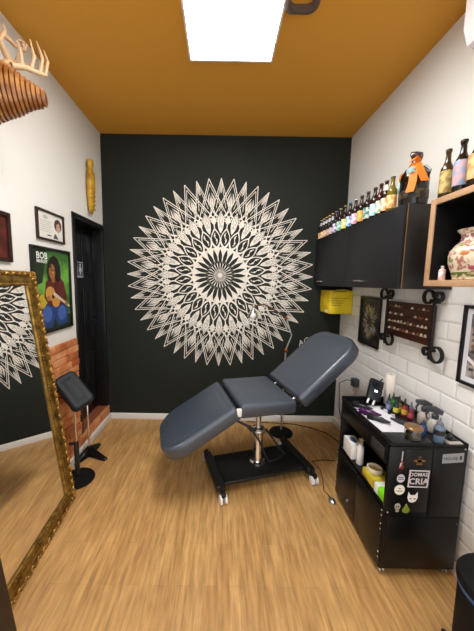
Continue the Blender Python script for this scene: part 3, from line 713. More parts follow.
# flagon with ribbon
fg = MB().lathe([(.060,0),(.067,.006),(.069,.02),(.069,.145),(.064,.170),(.046,.198),(.028,.214),(.021,.228),(.020,.246),(.023,.248),(.023,.256)], 28).build('flagon', solid('#110c09', .1), smooth=35)
fg.location = (1.058, 1.612-.0, CZ1); fg.rotation_euler.z = 0
fg.location = (1.045, 1.622, CZ1)
tag(fg, 'big dark swing-top flagon with an orange ribbon at the cabinet end', 'bottle')
q = MB().lathe([(.020,.252),(.024,.256),(.024,.272),(.014,.280)], 14); q.tube([(.024,0,.258),(.034,0,.268),(.030,0,.284),(0,0,.288),(-.030,0,.284),(-.034,0,.268),(-.024,0,.258)], .0028, 6); q.tube([(0,.022,.235),(.03,.03,.25),(.034,.0,.262)], .0025, 6)
q.build('swing_top', solid('#3a1e18', .4), fg, smooth=45)
q = MB(); q.tube([(.0,-.066,.12),(.02,-.074,.13),(.03,-.074,.17),(.015,-.05,.20)], .006, 8); q.build('handle', solid('#110c09', .1), fg, smooth=45)
orange = solid('#e07818', .55)
q = MB()
def ribbon(pts, wv):
    pts = [Vector(p) for p in pts]; wv = Vector(wv)
    for i in range(len(pts)-1):
        a, b_ = pts[i], pts[i+1]; q.add([a-wv, a+wv, b_+wv, b_-wv, a-wv+Vector((-.0015,-.0015,0)), a+wv+Vector((-.0015,-.0015,0)), b_+wv+Vector((-.0015,-.0015,0)), b_-wv+Vector((-.0015,-.0015,0))], [(0,1,2,3),(7,6,5,4),(0,4,5,1),(3,2,6,7),(0,3,7,4),(1,5,6,2)])
q.lathe([(.030,.205),(.034,.205),(.028,.226),(.022,.226)], 20)
ribbon([(-.018,-.024,.222),(-.042,-.052,.175),(-.048,-.060,.115),(-.058,-.058,.062)], (.014,-.012,0))
ribbon([(-.014,-.028,.222),(-.016,-.066,.172),(.006,-.076,.115)], (.018,-.006,0))
ribbon([(-.026,.006,.222),(-.066,.010,.178),(-.074,.020,.135)], (.004,.016,0))
ribbon([(.0,-.03,.226),(-.03,-.035,.245),(-.045,-.030,.225)], (.006,-.012,.004))
q.build('ribbon', orange, fg, smooth=30)
q = MB(); q.bbox(-.060, -.040, -.062, -.016, .160, .192, .004); q.build('bow', solid('#9ab4b0', .6), fg, smooth=40)
q = MB().lathe([(.0698,.035),(.0702,.036),(.0702,.080),(.0698,.081)], 28, cap=False); q.build('label', label_mat('#4a3a18', '#15100c', 30), fg, smooth=40)
q = MB().ball((-.052, .042, .125), .034, .034, .038, Matrix.Identity(4), 16, 8) if False else MB()
Tq = frameT((-.0600, .0365, .120), (-.52, -.854, 0), (0, 0, 1))
q.use(solid('#a9ccc4', .5)).prism([(.027*cos(2*pi*k/20), .036*sin(2*pi*k/20)) for k in range(20)], -.004, .006, Tq)
q.use(solid('#15181a')).prism([(.010+.006*cos(2*pi*k/10), .008+.008*sin(2*pi*k/10)) for k in range(10)], .006, .0066, Tq)
q.use(solid('#e8ecea')).prism([(-.016,-.020),(.014,-.022),(.010,-.008),(-.014,-.008)], .006, .0066, Tq)
plabel(q.build('round_tag', parent=fg), 'round mint green tag with a dark eye-like dot')

# wooden box shelf
BX, BY1, BY0, BZ0, BZ1 = .985, 1.392, .80, 1.496, 1.897
bx = empty('box_shelf', (BX, (BY0+BY1)/2, BZ0), 'light wood box shelf with dark inside on the right wall', 'shelf')
o = Vector(bx.location); t_ = .028
q = MB(); loc_box(q, BX, XR-.002, BY1-t_, BY1, BZ0, BZ1); loc_box(q, BX, XR-.002, BY0, BY0+t_, BZ0, BZ1)
loc_box(q, BX, XR-.002, BY0+t_, BY1-t_, BZ0, BZ0+t_); loc_box(q, BX, XR-.002, BY0+t_, BY1-t_, BZ1-t_, BZ1)
q.build('frame', M['wood_light'], bx, smooth=40)
q = MB(); e_ = .0008
loc_box(q, BX+.006, XR-.003, BY1-t_-.004, BY1-t_+e_, BZ0+t_, BZ1-t_, .001); loc_box(q, BX+.006, XR-.003, BY0+t_-e_, BY0+t_+.004, BZ0+t_, BZ1-t_, .001)
loc_box(q, BX+.006, XR-.003, BY0+t_, BY1-t_, BZ1-t_-.004, BZ1-t_+e_, .001); loc_box(q, XR-.012, XR-.003, BY0+t_, BY1-t_, BZ0+t_, BZ1-t_, .001)
plabel(q.build('lining', mat('black_lining', hexc('080706'), .6, spec=.2), bx, smooth=40), 'black inner lining')
GB = 'bottles standing on the wooden box shelf'
make_bottle((1.022, 1.362, BZ1), .215, .026, '#3a2c14', '#2a1a12', label_mat('#9a7a3a', '#c0b070', 35), 'brown bottle with faded olive gold label, leftmost on the box shelf', GB, .10, .55)
make_bottle((1.030, 1.290, BZ1), .222, .029, '#160e0b', '#1c1210', label_mat('#8aa0bc', '#c8a0a4', 30), 'dark bottle with blue and pink label, middle of the box shelf top', GB, .14, .60)
make_bottle((1.035, 1.220, BZ1), .215, .030, '#1a0f0a', '#1c1210', label_mat('#c88a4a', '#e0b880', 30), 'dark bottle with orange label at the right edge of the box shelf', GB, .16, .62)
# vase
vs_ = MB(); T = None
vprof = [(.086,0),(.092,.004),(.092,.014),(.100,.040),(.112,.075),(.114,.105),(.108,.130),(.092,.152),(.076,.166),(.072,.180),(.074,.198),(.088,.212),(.090,.217),(.082,.217),(.068,.198),(.064,.18)]
cm = mat('painted_porcelain', hexc('d6cab0'), .18, vary=(42, hexc('a8705c'), .50, .60), coat=.5)
va = MB().lathe(vprof, 36, cap=False); va.add([(0,0,.001)], [])
va = va.build('vase', cm, smooth=50); va.location = (1.115, 1.240, BZ0+t_+.0005); tag(va, 'round porcelain vase with pink and green flowers inside the box shelf', 'vase')
def band(z0, z1, m, nm, rr):
    pr = []
    for k in range(7):
        z = z0+(z1-z0)*k/6
        for (r1, a), (r2, b) in zip(vprof, vprof[1:]):
            if a <= z <= b: pr.append((r1+(r2-r1)*(z-a)/(b-a)+rr, z)); break
    MB().lathe(pr, 36, cap=False).build(nm, m, va, smooth=50)
band(.014, .034, mat('green_leaf_band', hexc('5a6a2c'), .2, vary=(45, hexc('c8bc9a'), .45, .55)), 'leaf_band', .0008)
band(.168, .196, mat('plum_scroll_band', hexc('8a5a5c'), .2, vary=(50, hexc('e0cdbc'), .45, .55)), 'neck_band', .0008)
for (an, zz, rr, c_) in ((200,.11,.022,'#c47848'),(168,.085,.018,'#7f8a4a'),(235,.12,.030,'#d8935c'),(215,.055,.020,'#a04a5c'),(185,.145,.014,'#8a9a54'),(255,.075,.02,'#6a7a40'),(150,.12,.016,'#b85c5c')):
    a = radians(an); 
    rv = [r1+(r2-r1)*(zz-a_)/(b_-a_) for (r1, a_), (r2, b_) in zip(vprof, vprof[1:]) if a_ <= zz <= b_][0]
    dv = Vector((cos(a), sin(a), 0)); T = frameT(dv*(rv-.002)+Vector((0,0,zz)), (-sin(a), cos(a), 0), (0,0,1))
    fw_ = MB()
    Tm = T.to_3x3().to_4x4(); fw_.ball(T.translation, rr*.8, rr*.62, .0035, Tm, 12, 6); fw_.build('painted_flower', solid(c_, .25), va, smooth=60)
# small flask
sf_ = MB().lathe([(.012,0),(.014,.002),(.014,.046),(.010,.052),(.005,.054),(.005,.060),(.007,.061),(.007,.066),(.003,.067)], 16, sx=1.0).build('porcelain_flask', mat('pink_flask', hexc('d8a8a0'), .3, vary=(60, hexc('efe2da'), .45, .55)), smooth=40)
sf_.location = (1.035, 1.345, BZ0+t_+.0005); tag(sf_, 'tiny pink and white porcelain flask left of the vase', 'flask')
# AC
ac = empty('air_conditioner', (XR, 1.05, 2.53), 'white wall air conditioner at the upper right corner', 'air conditioner')
pr = [(0,0),(-.10,.0),(-.175,.035),(-.20,.10),(-.20,.22),(-.185,.265),(-.15,.285),(0,.285)]
q = MB(); T = frameT((0, .355, 0), (1,0,0), (0,0,1)); q.prism([(x*.95, z) for x, z in pr], 0, .8, T)
q.build('housing', mat('ac_white', hexc('e6dcdc'), .4), ac, smooth=35)
q = MB(); q.bbox(-.150, -.138, -.43, .340, .014, .020, .002); plabel(q.build('air_flap', solid('#3a3032', .5), ac, smooth=40), 'dark vent slot')

# yellow wall box
YX = 1.03
yb = MB(); T = Matrix.Translation((YX, 2.70, 1.215))
y0, y1 = 2.685, 2.935
yb.use(mat('yellow_cardboard', hexc('d8b70c'), .5, vary=(10, hexc('e6c91e'), .4, .6))).bbox(YX, XR-.003, y0, y1, 1.215, 1.437, .006)
yb.use(solid('#2a2410')).box(YX+.05, XR-.06, y0-.0006, y0+.001, 1.424, 1.431)
for k in range(4): yb.use(solid('#a68a08')).box(YX+.02+.0*k, XR-.05-.02*k, y0-.0006, y0+.001, 1.36-.022*k, 1.367-.022*k)
yb.use(solid('#e8e2c0')).box(YX-.0006, YX+.001, y0+.03, y0+.10, 1.225, 1.25)
yo = yb.build('sharps_box', smooth=40, origin=(1.14, 2.81, 1.215)); tag(yo, 'yellow cardboard sharps box under the far end of the cabinet', 'box')
q = MB(); q.tube([(-.08,-.127,.20),(-.06,-.134,.225),(0,-.136,.232),(.06,-.134,.225),(.08,-.127,.20)], .005, 8); q.build('handle', solid('#b89a0a'), yo, smooth=50)
q = MB(); q.bbox(.085, .109, -.10, .10, .03, .262, .002); plabel(q.build('bracket', M['black_metal'], yo, smooth=40), 'black wall bracket')

# burst picture
r, P = wall_frame('framed_print', 1, 2.186, 2.505, .990, 1.397, .018, M['frame_black'], 'black framed print of a pale burst on dark, nearest the yellow box', 'picture')
p = MB().use(mat('dark_burst_ground', hexc('1c1a16'), .4, vary=(20, hexc('5a5444'), .5, .7))).poly([P(0,0),P(1,0),P(1,1),P(0,1)])
rg = random.Random(4)
for k in range(220):
    a = rg.uniform(0, 2*pi); r0 = rg.uniform(.06, .25); r1 = r0+rg.uniform(.08, .25); w_ = rg.uniform(.008, .02)
    r1 = min(r1, .48/max(abs(cos(a)), abs(sin(a))))
    cu, cv = .5, .5; pts = [(cu+r0*cos(a), cv+r0*sin(a)), (cu+(r0+r1)/2*cos(a+w_*2), cv+(r0+r1)/2*sin(a+w_*2)), (cu+r1*cos(a), cv+r1*sin(a)), (cu+(r0+r1)/2*cos(a-w_*2), cv+(r0+r1)/2*sin(a-w_*2))]
    p.use(solid(rg.choice(('#c8c0a8','#a89a70','#e0dcd0','#8a8060')))).poly([P(u, v, 1+k % 5) for u, v in pts])
for k in range(8): blob(p, P, .5+rg.uniform(-.2,.2), .72+rg.uniform(-.1,.12), .04, .03, solid('#b8a23a'), 7, 8)
p.build('print', parent=r)
# skull-like lettered picture at right edge
r, P = wall_frame('framed_drawing', 1, 1.02, 1.435, 1.005, 1.405, .016, M['frame_black'], 'black framed grey drawing with white mount at the right edge', 'picture')
p = MB().use(M['paper']).poly([P(0,0),P(1,0),P(1,1),P(0,1)])
p.use(mat('grey_drawing', hexc('b0a8a0'), .6, vary=(14, hexc('5f5a58'), .45, .6))).poly([P(.07,.07,1),P(.93,.07,1),P(.93,.93,1),P(.07,.93,1)])
for k in range(9):
    v = .16+.08*k; p.use(solid(('#3a3638','#8a5a48','#6a6468')[k % 3])); 
    for j in range(7): p.poly([P(.10+.12*j,v,2),P(.18+.12*j,v+.01,2),P(.17+.12*j,v+.045,2),P(.11+.12*j,v+.04,2)])
p.use(solid('#f0eeee')).poly([P(.07,.30,3),P(.25,.20,3),P(.45,.26,3),P(.93,.16,3),P(.93,.21,3),P(.45,.31,3),P(.25,.25,3),P(.07,.36,3)])
p.build('print', parent=r)
# plaque with scroll irons
pq = empty('wooden_rack', (XR-.0015, 1.835, 1.145), 'dark wooden rack with rows of white pieces on scrolled iron brackets', 'rack')
MB().bbox(-.030, -.014, -.222, .225, 0, .240, .003).build('board', M['dark_wood'], pq, smooth=40)
q = MB()
for k in range(4): q.bbox(-.044, -.0295, -.20, .205, .040+.052*k, .047+.052*k, .002)
q.build('ledge', M['dark_wood'], pq, smooth=40)
rg = random.Random(11)
for k in range(4):
    for j in range(12):
        if k >= 2 and 2 < j < 8 and rg.random() < .5: continue
        yy = -.18+.033*j+rg.uniform(-.004,.004); hgt = rg.uniform(.012,.022)
        MB().lathe([(.007,0),(.009,.003),(.006,hgt*.7),(.001,hgt)], 8, Matrix.Translation((-.038, yy, .0475+.052*k))).build('figure', solid(rg.choice(('#e0d4c0','#c8b498','#8a5438'))), pq, smooth=50)
for ys in (-.222, .232):
    q = MB(); q.bbox(-.040, -.028, ys-.008, ys+.008, -.075, .320, .003)
    def scroll(cy, cz, R0, a0, turns, dirn):
        pts = []
        for i in range(30):
            t = i/29; a = a0+dirn*turns*2*pi*t; rr = R0*(1-.30*t*t); pts.append((-.034, cy+rr*cos(a), cz+rr*sin(a)))
        n = len(pts); vs = []
        for i in range(n):
            t = Vector(pts[min(i+1, n-1)])-Vector(pts[max(i-1, 0)]); t.normalize(); nn = Vector((0, -t.z, t.y))*.0060
            for dx, s_ in ((-.008, -1), (-.008, 1), (.008, 1), (.008, -1)): vs.append(tuple(Vector(pts[i])+Vector((dx, 0, 0))+nn*s_))
        fs = [(i*4+k, i*4+(k+1)%4, (i+1)*4+(k+1)%4, (i+1)*4+k) for i in range(n-1) for k in range(4)]+[(0,3,2,1), tuple((n-1)*4+k for k in range(4))]
        q.add(vs, fs)
    scroll(ys+.050, .285, .042, pi, .95, -1); scroll(ys-.034, .290, .026, 0, .95, 1)
    scroll(ys-.052, -.030, .048, 0, .95, -1); scroll(ys+.030, -.030, .024, pi, .95, 1)
    q.bbox(-.034, .0, ys-.007, ys+.007, .252, .266, .002); q.bbox(-.034, .0, ys-.007, ys+.007, -.030, -.016, .002)
    q.build('scroll_bracket', M['iron'], pq, smooth=40)
# outlet adapter
pa = empty('power_adapter', (XR-.0015, 2.47, .615), 'dark grey plug-in power adapter in the tiled wall behind the cart', 'power adapter')
MB().bbox(-.055, .0, -.028, .034, -.032, .040, .006).build('body', solid('#3c4748', .5), pa, smooth=40)
MB().tube([(-.05,-.01,.02),(-.10,-.0,.03),(-.17,.0,-.0),(-.20,-.1,-.20),(-.17,-.2,-.45),(-.12,-.3,-.60)], .0035, 6).build('cable', M['rubber'], pa, smooth=50)

# ================================================================ CART
KX0, KX1, KY0, KY1, KZ = .838, 1.226, 1.305, 1.862, .722
ct = empty('supply_cart', (1.03, 1.58, 0), 'black wheeled supply cart with stickers beside the tiled wall', 'cart')
o = Vector(ct.location)
P_ = M['black_lacquer']
def part(nm, x0, x1, y0, y1, z0, z1, m=P_, b=.003, par=ct):
    q = MB(); loc_box(q, x0, x1, y0, y1, z0, z1, b); return q.build(nm, m, par, smooth=40)
ZB = .040
part('side_panel', KX0+.004, KX1, KY0, KY0+.018, ZB, KZ-.002)
part('side_panel', KX0+.004, KX1, KY1-.018, KY1, ZB, KZ-.002)
part('back_panel', KX1-.012, KX1, KY0+.018, KY1-.018, ZB, KZ-.002)
part('floor_panel', KX0+.004, KX1-.012, KY0+.018, KY1-.018, ZB, ZB+.016)
SZ = .385
part('shelf', KX0+.01, KX1-.012, KY0+.018, KY1-.018, SZ-.016, SZ)
part('top_board', KX0+.006, KX1-.012, KY0+.018, KY1-.018, KZ-.024, KZ-.010)
rim = MB(); loc_box(rim, KX0, KX0+.012, KY0, KY1, KZ-.012, KZ+.006, .002); loc_box(rim, KX0, KX1, KY1-.012, KY1, KZ-.012, KZ+.020, .002); loc_box(rim, KX1-.012, KX1, KY0, KY1, KZ-.012, KZ+.010, .002); loc_box(rim, KX0, KX1, KY0, KY0+.010, KZ-.012, KZ+.002, .002)
rim.build('top_rim', P_, ct, smooth=40)
dw = part('drawer', KX0, KX0+.018, KY0+.020, KY1-.020, KZ-.115, KZ-.014)
part('grip', KX0-.004, KX0+.002, KY0+.035, KY0+.155, KZ-.095, KZ-.040, solid('#2c2b2b', .7), .002, dw)
for ya, yb_ in ((KY0+.003, (KY0+KY1)/2-.002), ((KY0+KY1)/2+.002, KY1-.003)):
    dd = part('door', KX0-.004, KX0+.012, ya, yb_, ZB+.004, SZ-.020)
q = MB()
for yy in (KY0+.010, KY1-.010):
    for zz in (.10,.13,.26,.29,.335,.365): q.lathe([(.0045,0),(.004,.002),(.001,.003)], 8, frameT((KX0-.0045-o.x+.001, yy-o.y, zz), (0,0,1), (0,1,0)))
q.build('screw', M['steel'], ct, smooth=50)
q = MB()
for xx, zz in ((KX1-.015,.705),(KX1-.015,.30),(KX0+.02,.36)): q.lathe([(.0045,0),(.004,.002),(.001,.003)], 8, frameT((xx-o.x, KY0-o.y, zz), (1,0,0), (0,0,1)))
q.build('screw', M['steel'], ct, smooth=50)
for xx in (KX0+.025, KX1-.035):
    for yy in (KY0+.025, KY1-.025):
        q = MB(); q.lathe([(.012,.028),(.012,.041)], 10, Matrix.Translation((xx-o.x, yy-o.y, 0)))
        for dx in (-.012,.004): q.lathe([(.006,0),(.015,.001),(.0165,.003),(.0165,.006),(.015,.008),(.006,.008)], 14, frameT((xx+dx-o.x, yy-o.y, .0165), (0,1,0), (0,0,1)))
        q.build('castor', M['steel'], ct, smooth=40)
# raised field with groove on the near face
YN = KY0-o.y
q = MB(); q.bbox(.918-o.x, 1.050-o.x, YN-.003, YN, .365, .702, .001); q.bbox(1.056-o.x, 1.212-o.x, YN-.003, YN, .345, .70, .001); q.bbox(.86-o.x, 1.212-o.x, YN-.003, YN, .06, .335, .001)
q.build('face_panel', P_, ct, smooth=40)
def SP(x, z, l=0): return (x-o.x, YN-.0035-.0004*l, z)
def disc_st(x, z, rx, rz, m, mb, l=0, n=20): mb.use(m).poly([SP(x+rx*cos(2*pi*k/n), z+rz*sin(2*pi*k/n), l) for k in range(n)])
white = solid('#ddd8d0', .5)
def stick(mb, lb): ob = mb.build('sticker', parent=ct); plabel(ob, lb); return ob
m_ = MB(); disc_st(.906, .548, .020, .022, solid('#c4bdbc'), m_, 1)
for dz in (.006, -.004): m_.use(solid('#55505a')).poly([SP(.892,.548+dz-.002,2),SP(.920,.548+dz-.002,2),SP(.920,.548+dz+.003,2),SP(.892,.548+dz+.003,2)])
stick(m_, 'small round silver sticker, upper of the two')
m_ = MB(); disc_st(.905, .487, .026, .027, solid('#e0dac8'), m_, 1); disc_st(.905, .494, .010, .005, solid('#6f6a5a'), m_, 2, 3); m_.use(solid('#6f6a5a')).poly([SP(.888,.483,2),SP(.922,.483,2),SP(.918,.478,2),SP(.892,.478,2)])
stick(m_, 'larger round cream sticker')
m_ = MB(); m_.use(white).poly([SP(x,z,1) for x, z in ((.948,.446),(.955,.425),(.972,.418),(.990,.425),(.999,.446),(.996,.478),(.985,.460),(.962,.460),(.951,.478))])
disc_st(.963,.440,.006,.004,solid('#8a5a3a'),m_,2,8); disc_st(.984,.440,.006,.004,solid('#8a5a3a'),m_,2,8); stick(m_, 'white cat head sticker')
m_ = MB(); disc_st(.903,.396,.015,.018,solid('#a9a08a'),m_,1); m_.use(solid('#a9a08a')).poly([SP(.893,.385,1),SP(.913,.385,1),SP(.910,.366,1),SP(.896,.366,1)]); disc_st(.898,.396,.004,.005,solid('#2a2622'),m_,2,8); disc_st(.908,.396,.004,.005,solid('#2a2622'),m_,2,8); stick(m_, 'small skull sticker')
m_ = MB(); m_.use(solid('#6b7d22')).poly([SP(.946+.020*cos(a)*(1 if sin(a) < 0 else 1-abs(sin(a))*.8), .378+(.018 if sin(a) < 0 else .034)*sin(a), 1) for a in [2*pi*k/20 for k in range(20)]]); m_.use(solid('#b9b49a')).poly([SP(.942,.404,2),SP(.950,.404,2),SP(.946,.414,2)]); stick(m_, 'green drop-shaped sticker')
m_ = MB(); m_.use(solid('#b8b0a8')).poly([SP(.900,.640,1),SP(.905,.640,1),SP(.907,.690,1),SP(.901,.690,1)]); m_.use(solid('#7a1e1a')).poly([SP(.889,.600,1),SP(.913,.598,1),SP(.917,.612,1),SP(.908,.620,1),(SP(.914,.632,1)),SP(.904,.640,1),SP(.893,.634,1),SP(.897,.620,1)])
m_.use(solid('#c8bdb4')).poly([SP(.895,.628,2),SP(.905,.634,2),SP(.901,.616,2),SP(.893,.606,2)]); stick(m_, 'red and white electric guitar sticker')
m_ = MB(); g_ = solid('#7a5420', .4); disc_st(.990,.640,.012,.014,g_,m_,1,10); m_.use(g_).poly([SP(.960,.640,1),SP(.990,.632,1),SP(1.02,.640,1),SP(1.018,.646,1),SP(.990,.650,1),SP(.962,.646,1)]); m_.poly([SP(.974,.622,1),SP(1.006,.622,1),SP(1.002,.630,1),SP(.978,.630,1)]); m_.poly([SP(.982,.660,1),SP(.998,.660,1),SP(.990,.668,1)])
stick(m_, 'dull gold winged emblem sticker')
m_ = MB(); m_.use(solid('#cfc4c2')).poly([SP(.942,.502,1),SP(1.042,.500,1),SP(1.046,.592,1),SP(.946,.594,1)])
m_.use(solid('#141214')).poly([SP(.949,.508,2),SP(1.036,.506,2),SP(1.039,.586,2),SP(.952,.588,2)])
text_mesh('DOMASI', .026, frameT(SP(.995,.570,4),(1,0,0),(0,0,1)) , solid('#cfc4c2'), m_, .0006); text_mesh('CRIA', .044, frameT(SP(.995,.533,4),(1,0,0),(0,0,1)), solid('#cfc4c2'), m_, .0008)
stick(m_, 'square black and white lettered sticker')
m_ = MB(); Tt = frameT((1.152-o.x, YN-.004, .660), (1,0,.05), (0,0,1)); m_.use(solid('#8f8d8c', .35)).prism([(-.052,-.026),(.052,-.022),(.052,.026),(-.052,.022)], 0, .001, Tt)
m_.use(solid('#151515')).prism([(.032,-.010),(.042,-.010),(.042,.010),(.032,.010)], .001, .0014, Tt); text_mesh('HOUSE', .022, Tt @ Matrix.Translation((-.012,-.002,.0015)), solid('#2c2a2a'), m_, .0004)
plabel(m_.build('name_tag', parent=ct), 'silver name tag')

# ---- things on the cart top
ZT = KZ-.010
pp = MB(); pp.poly([(.862,1.768,ZT+.0015),(1.045,1.775,ZT+.0015),(1.125,1.46,ZT+.0015),(.985,1.434,ZT+.0015),(.905,1.430,ZT+.0015)])
pp = MB().prism([(.866,1.775),(.880,1.435),(1.06,1.430),(1.058,1.775)], ZT+.0004, ZT+.0016)
tag(pp.build('paper_sheet', M['paper'], origin=(.96,1.6,ZT)), 'white paper sheet spread on the cart top under the machines', 'paper')
gm = MB().bbox(.866, 1.07, 1.322, 1.428, ZT, ZT+.010, .002).build('tray_mat', solid('#2e2d2e', .3), smooth=40, origin=(.96,1.37,ZT)); tag(gm, 'flat dark grey tray at the near end of the cart top', 'tray')
GM = 'tattoo machines on the white paper'
def machine(x, y, rz, colr, lb):
    r = empty('tattoo_machine', (x, y, ZT+.0018), lb, 'tattoo machine', GM, rz); r.scale = (1.25, 1.25, 1.25)
    Tx = frameT((-.035, 0, .012), (0,1,0), (0,0,1))
    MB().lathe([(.004,0),(.010,.002),(.012,.02),(.012,.038),(.009,.045),(.004,.07)], 12, Tx).build('grip', colr, r, smooth=40)
    q = MB(); q.bbox(-.062, -.030, -.013, .013, .0, .026, .005); q.build('body', colr, r, smooth=40)
    MB().tube([(-.060,0,.014),(-.075,.006,.010),(-.085,.018,.005)], .003, 6).build('cord', M['rubber'], r, smooth=40)
machine(.925, 1.715, radians(-40), solid('#17161a', .3), 'black tattoo machine at the far end of the paper')
machine(.930, 1.630, radians(-35), solid('#4a1450', .3), 'purple tattoo machine in the middle of the paper')
machine(.935, 1.545, radians(-45), solid('#201f24', .3), 'black tattoo machine nearest on the paper')
GC = 'small ink cups along the paper edge'
for k in range(5):
    q = MB().lathe([(.007,0),(.009,.001),(.010,.012),(.0085,.012),(.007,.004)], 12, cap=True).build('ink_cup', solid(('#2a2830','#d8d4d8','#1d1b20','#cfcad0','#2a2830')[k], .35), smooth=40)
    q.location = (1.035+.004*k, 1.72-.032*k, ZT+.002); tag(q, ('dark ink cup farthest along the paper edge','white ink cup second along the paper edge','black ink cup in the middle of the cup row','white ink cup fourth along the paper edge','dark ink cup nearest in the cup row')[k], 'ink cup', GC)
gl = MB(); gl.tube([(1.01,1.585,ZT+.010),(1.03,1.545,ZT+.012),(1.055,1.51,ZT+.012),(1.065,1.47,ZT+.010)], [.006,.013,.015,.008], 8); tag(gl.build('black_cloth', solid('#2a2c30', .7), smooth=50, origin=(1.04,1.53,ZT)), 'crumpled dark grey wrap lying on the right side of the paper', 'wrap')
# power supply
ps = empty('power_supply', (1.02, 1.800, ZT), 'black tattoo power supply with lit display leaning at the cart far end', 'power supply')
Tq = frameT((.02, -.045, .085), Vector((.86,.50,.10)), Vector((-.10,.0,.86)))
e1 = Vector((.90,-.20,.38)).normalized(); e2 = Vector((.05,.75,.66)); e2 = (e2-e1*e2.dot(e1)).normalized()
e1 = Vector((.90,-.2,-.33)).normalized(); e2 = Vector((.42,.45,.80)); e2 = (e2-e1*e2.dot(e1)).normalized()
Tq = frameT((.0, -.010, .102), e1, e2)
q = MB(); q.bbox(-.042, .042, -.068, .068, -.018, .018, .008, Tq); q.build('body', solid('#1c1c20', .35), ps, smooth=40)
q = MB(); q.bbox(-.030, .030, -.005, .045, .017, .020, .002, Tq); q.build('screen', solid('#0c0e14', .15), ps, smooth=40)
q = MB(); q.bbox(-.008, .010, -.018, -.006, .018, .0205, .001, Tq); plabel(q.build('display_digits', mat('display_glow', (.7,.8,1), .4, emit=(.75,.85,1), estr=2.0), ps), 'small glowing white digits')
for dx in (-.024, .012): 
    q = MB(); q.tube([Tq @ Vector((dx, -.066, .0)), Tq @ Vector((dx-.004, -.100, -.002))], [.007, .006], 10); plabel(q.build('plug', M['white_plastic'], ps, smooth=40), 'white jack plug')
q = MB(); q.bbox(-.028, .020, -.012, .020, .0, .075, .003, Matrix.Translation((.010, .018, .0))); q.build('stand', M['black_metal'], ps, smooth=40)
q = MB(); q.tube([Tq @ Vector((.02,.066,0)), Tq @ Vector((.03,.09,.005)), Vector((.04,.052,.12)), Vector((.03,.050,.004))], .0035, 6); q.build('cable', M['rubber'], ps, smooth=50)
# paper towel
pt = MB().lathe([(.030,0),(.031,.002),(.031,.196),(.029,.2),(.011,.2),(.011,.19)], 26).build('paper_towel_roll', mat('towel_paper', hexc('e2d6c8'), .9, bump=(160,.5)), smooth=40); pt.location = (1.132, 1.815, ZT); tag(pt, 'upright white paper towel roll on the cart against the tiles', 'paper roll')
q = MB().lathe([(.0108,.001),(.0108,.197),(.0095,.197),(.0095,.001)], 16, cap=False); q.build('core', solid('#a07a58', .9), pt, smooth=40)
# ink bottles
GI = 'ink bottles in a row beside the tiles'
inks = [('#4a4560','#2a2836','#7f86a8','purple grey ink bottle next to the paper towel roll'),('#2f8a22','#1e3a1a','#3fa82c','green ink bottle in the ink row'),('#6a5a14','#2a2420','#e0c83a','ink bottle with yellow label beside the green one'),('#8a1f30','#2a2022','#d8b83a','red ink bottle with yellow label'),('#6a1a24','#5a5870','#b8505a','dark red ink bottle with violet cap nearest the sprayers'),('#1e2a3a','#26242a','#d8c84a','dark blue ink bottle with yellow label in front of the row')]
inkp = [(1.072,1.715),(1.112,1.735),(1.118,1.685),(1.124,1.640),(1.132,1.596),(1.088,1.665)]
for (c1, c2, c3, lb), (x, y) in zip(inks, inkp):
    b = MB().lathe([(.014,0),(.016,.002),(.016,.055),(.009,.064),(.007,.066)], 14).build('ink_bottle', solid(c1, .2), smooth=40); b.location = (x, y, ZT); tag(b, lb, 'ink bottle', GI)
    MB().lathe([(.010,.064),(.010,.076),(.006,.082),(.003,.106),(.001,.108)], 12).build('nozzle_cap', solid(c2, .4), b, smooth=40)
    MB().lathe([(.0163,.012),(.0163,.042)], 14, cap=False).build('label', solid(c3, .5), b, smooth=40)
# spray bottles
def sprayer(x, y, body, head, lb, rz, h=.080, r=.031):
    b = MB().lathe([(r*.9,0),(r,.004),(r,h*.62),(r*.8,h*.80),(r*.42,h*.92),(r*.40,h)], 22).build('spray_bottle', body, smooth=40); b.location = (x, y, ZT); b.rotation_euler.z = rz
    tag(b, lb, 'spray bottle', 'spray bottles on the cart')
    q = MB(); q.lathe([(.016,h-.004),(.017,h+.016),(.011,h+.022)], 14)
    q.rings([[(xx, s*.010, h+.018+zz) for xx, s, zz in ((-.030,-1,.006),(.034,-1,.014),(.046,-1,.022),(.044,-1,.036),(.0,-1,.042),(-.034,-1,.026))]] + [[(xx, s*.010, h+.018+zz) for xx, s, zz in ((-.030,1,.006),(.034,1,.014),(.046,1,.022),(.044,1,.036),(.0,1,.042),(-.034,1,.026))]])
    q.tube([(.030,0,h+.032),(.040,0,h+.008),(.034,0,h-.016)], [.006,.005,.003], 8)
    q.build('trigger_head', head, b, smooth=40)
    q = MB().lathe([(r*1.015,h*.12),(r*1.015,h*.55)], 22, cap=False); return b
sprayer(1.172, 1.545, mat('pale_pink_bottle', hexc('c8b8ae'), .25, trans=.2), solid('#3c3e40', .45), 'pale spray bottle with dark trigger head, farther of the two', 2.6)
sprayer(1.165, 1.455, mat('pale_clear_bottle', hexc('d0ccc0'), .2, trans=.3), solid('#34363a', .45), 'milky white spray bottle with dark trigger head, nearer of the two', 2.5)
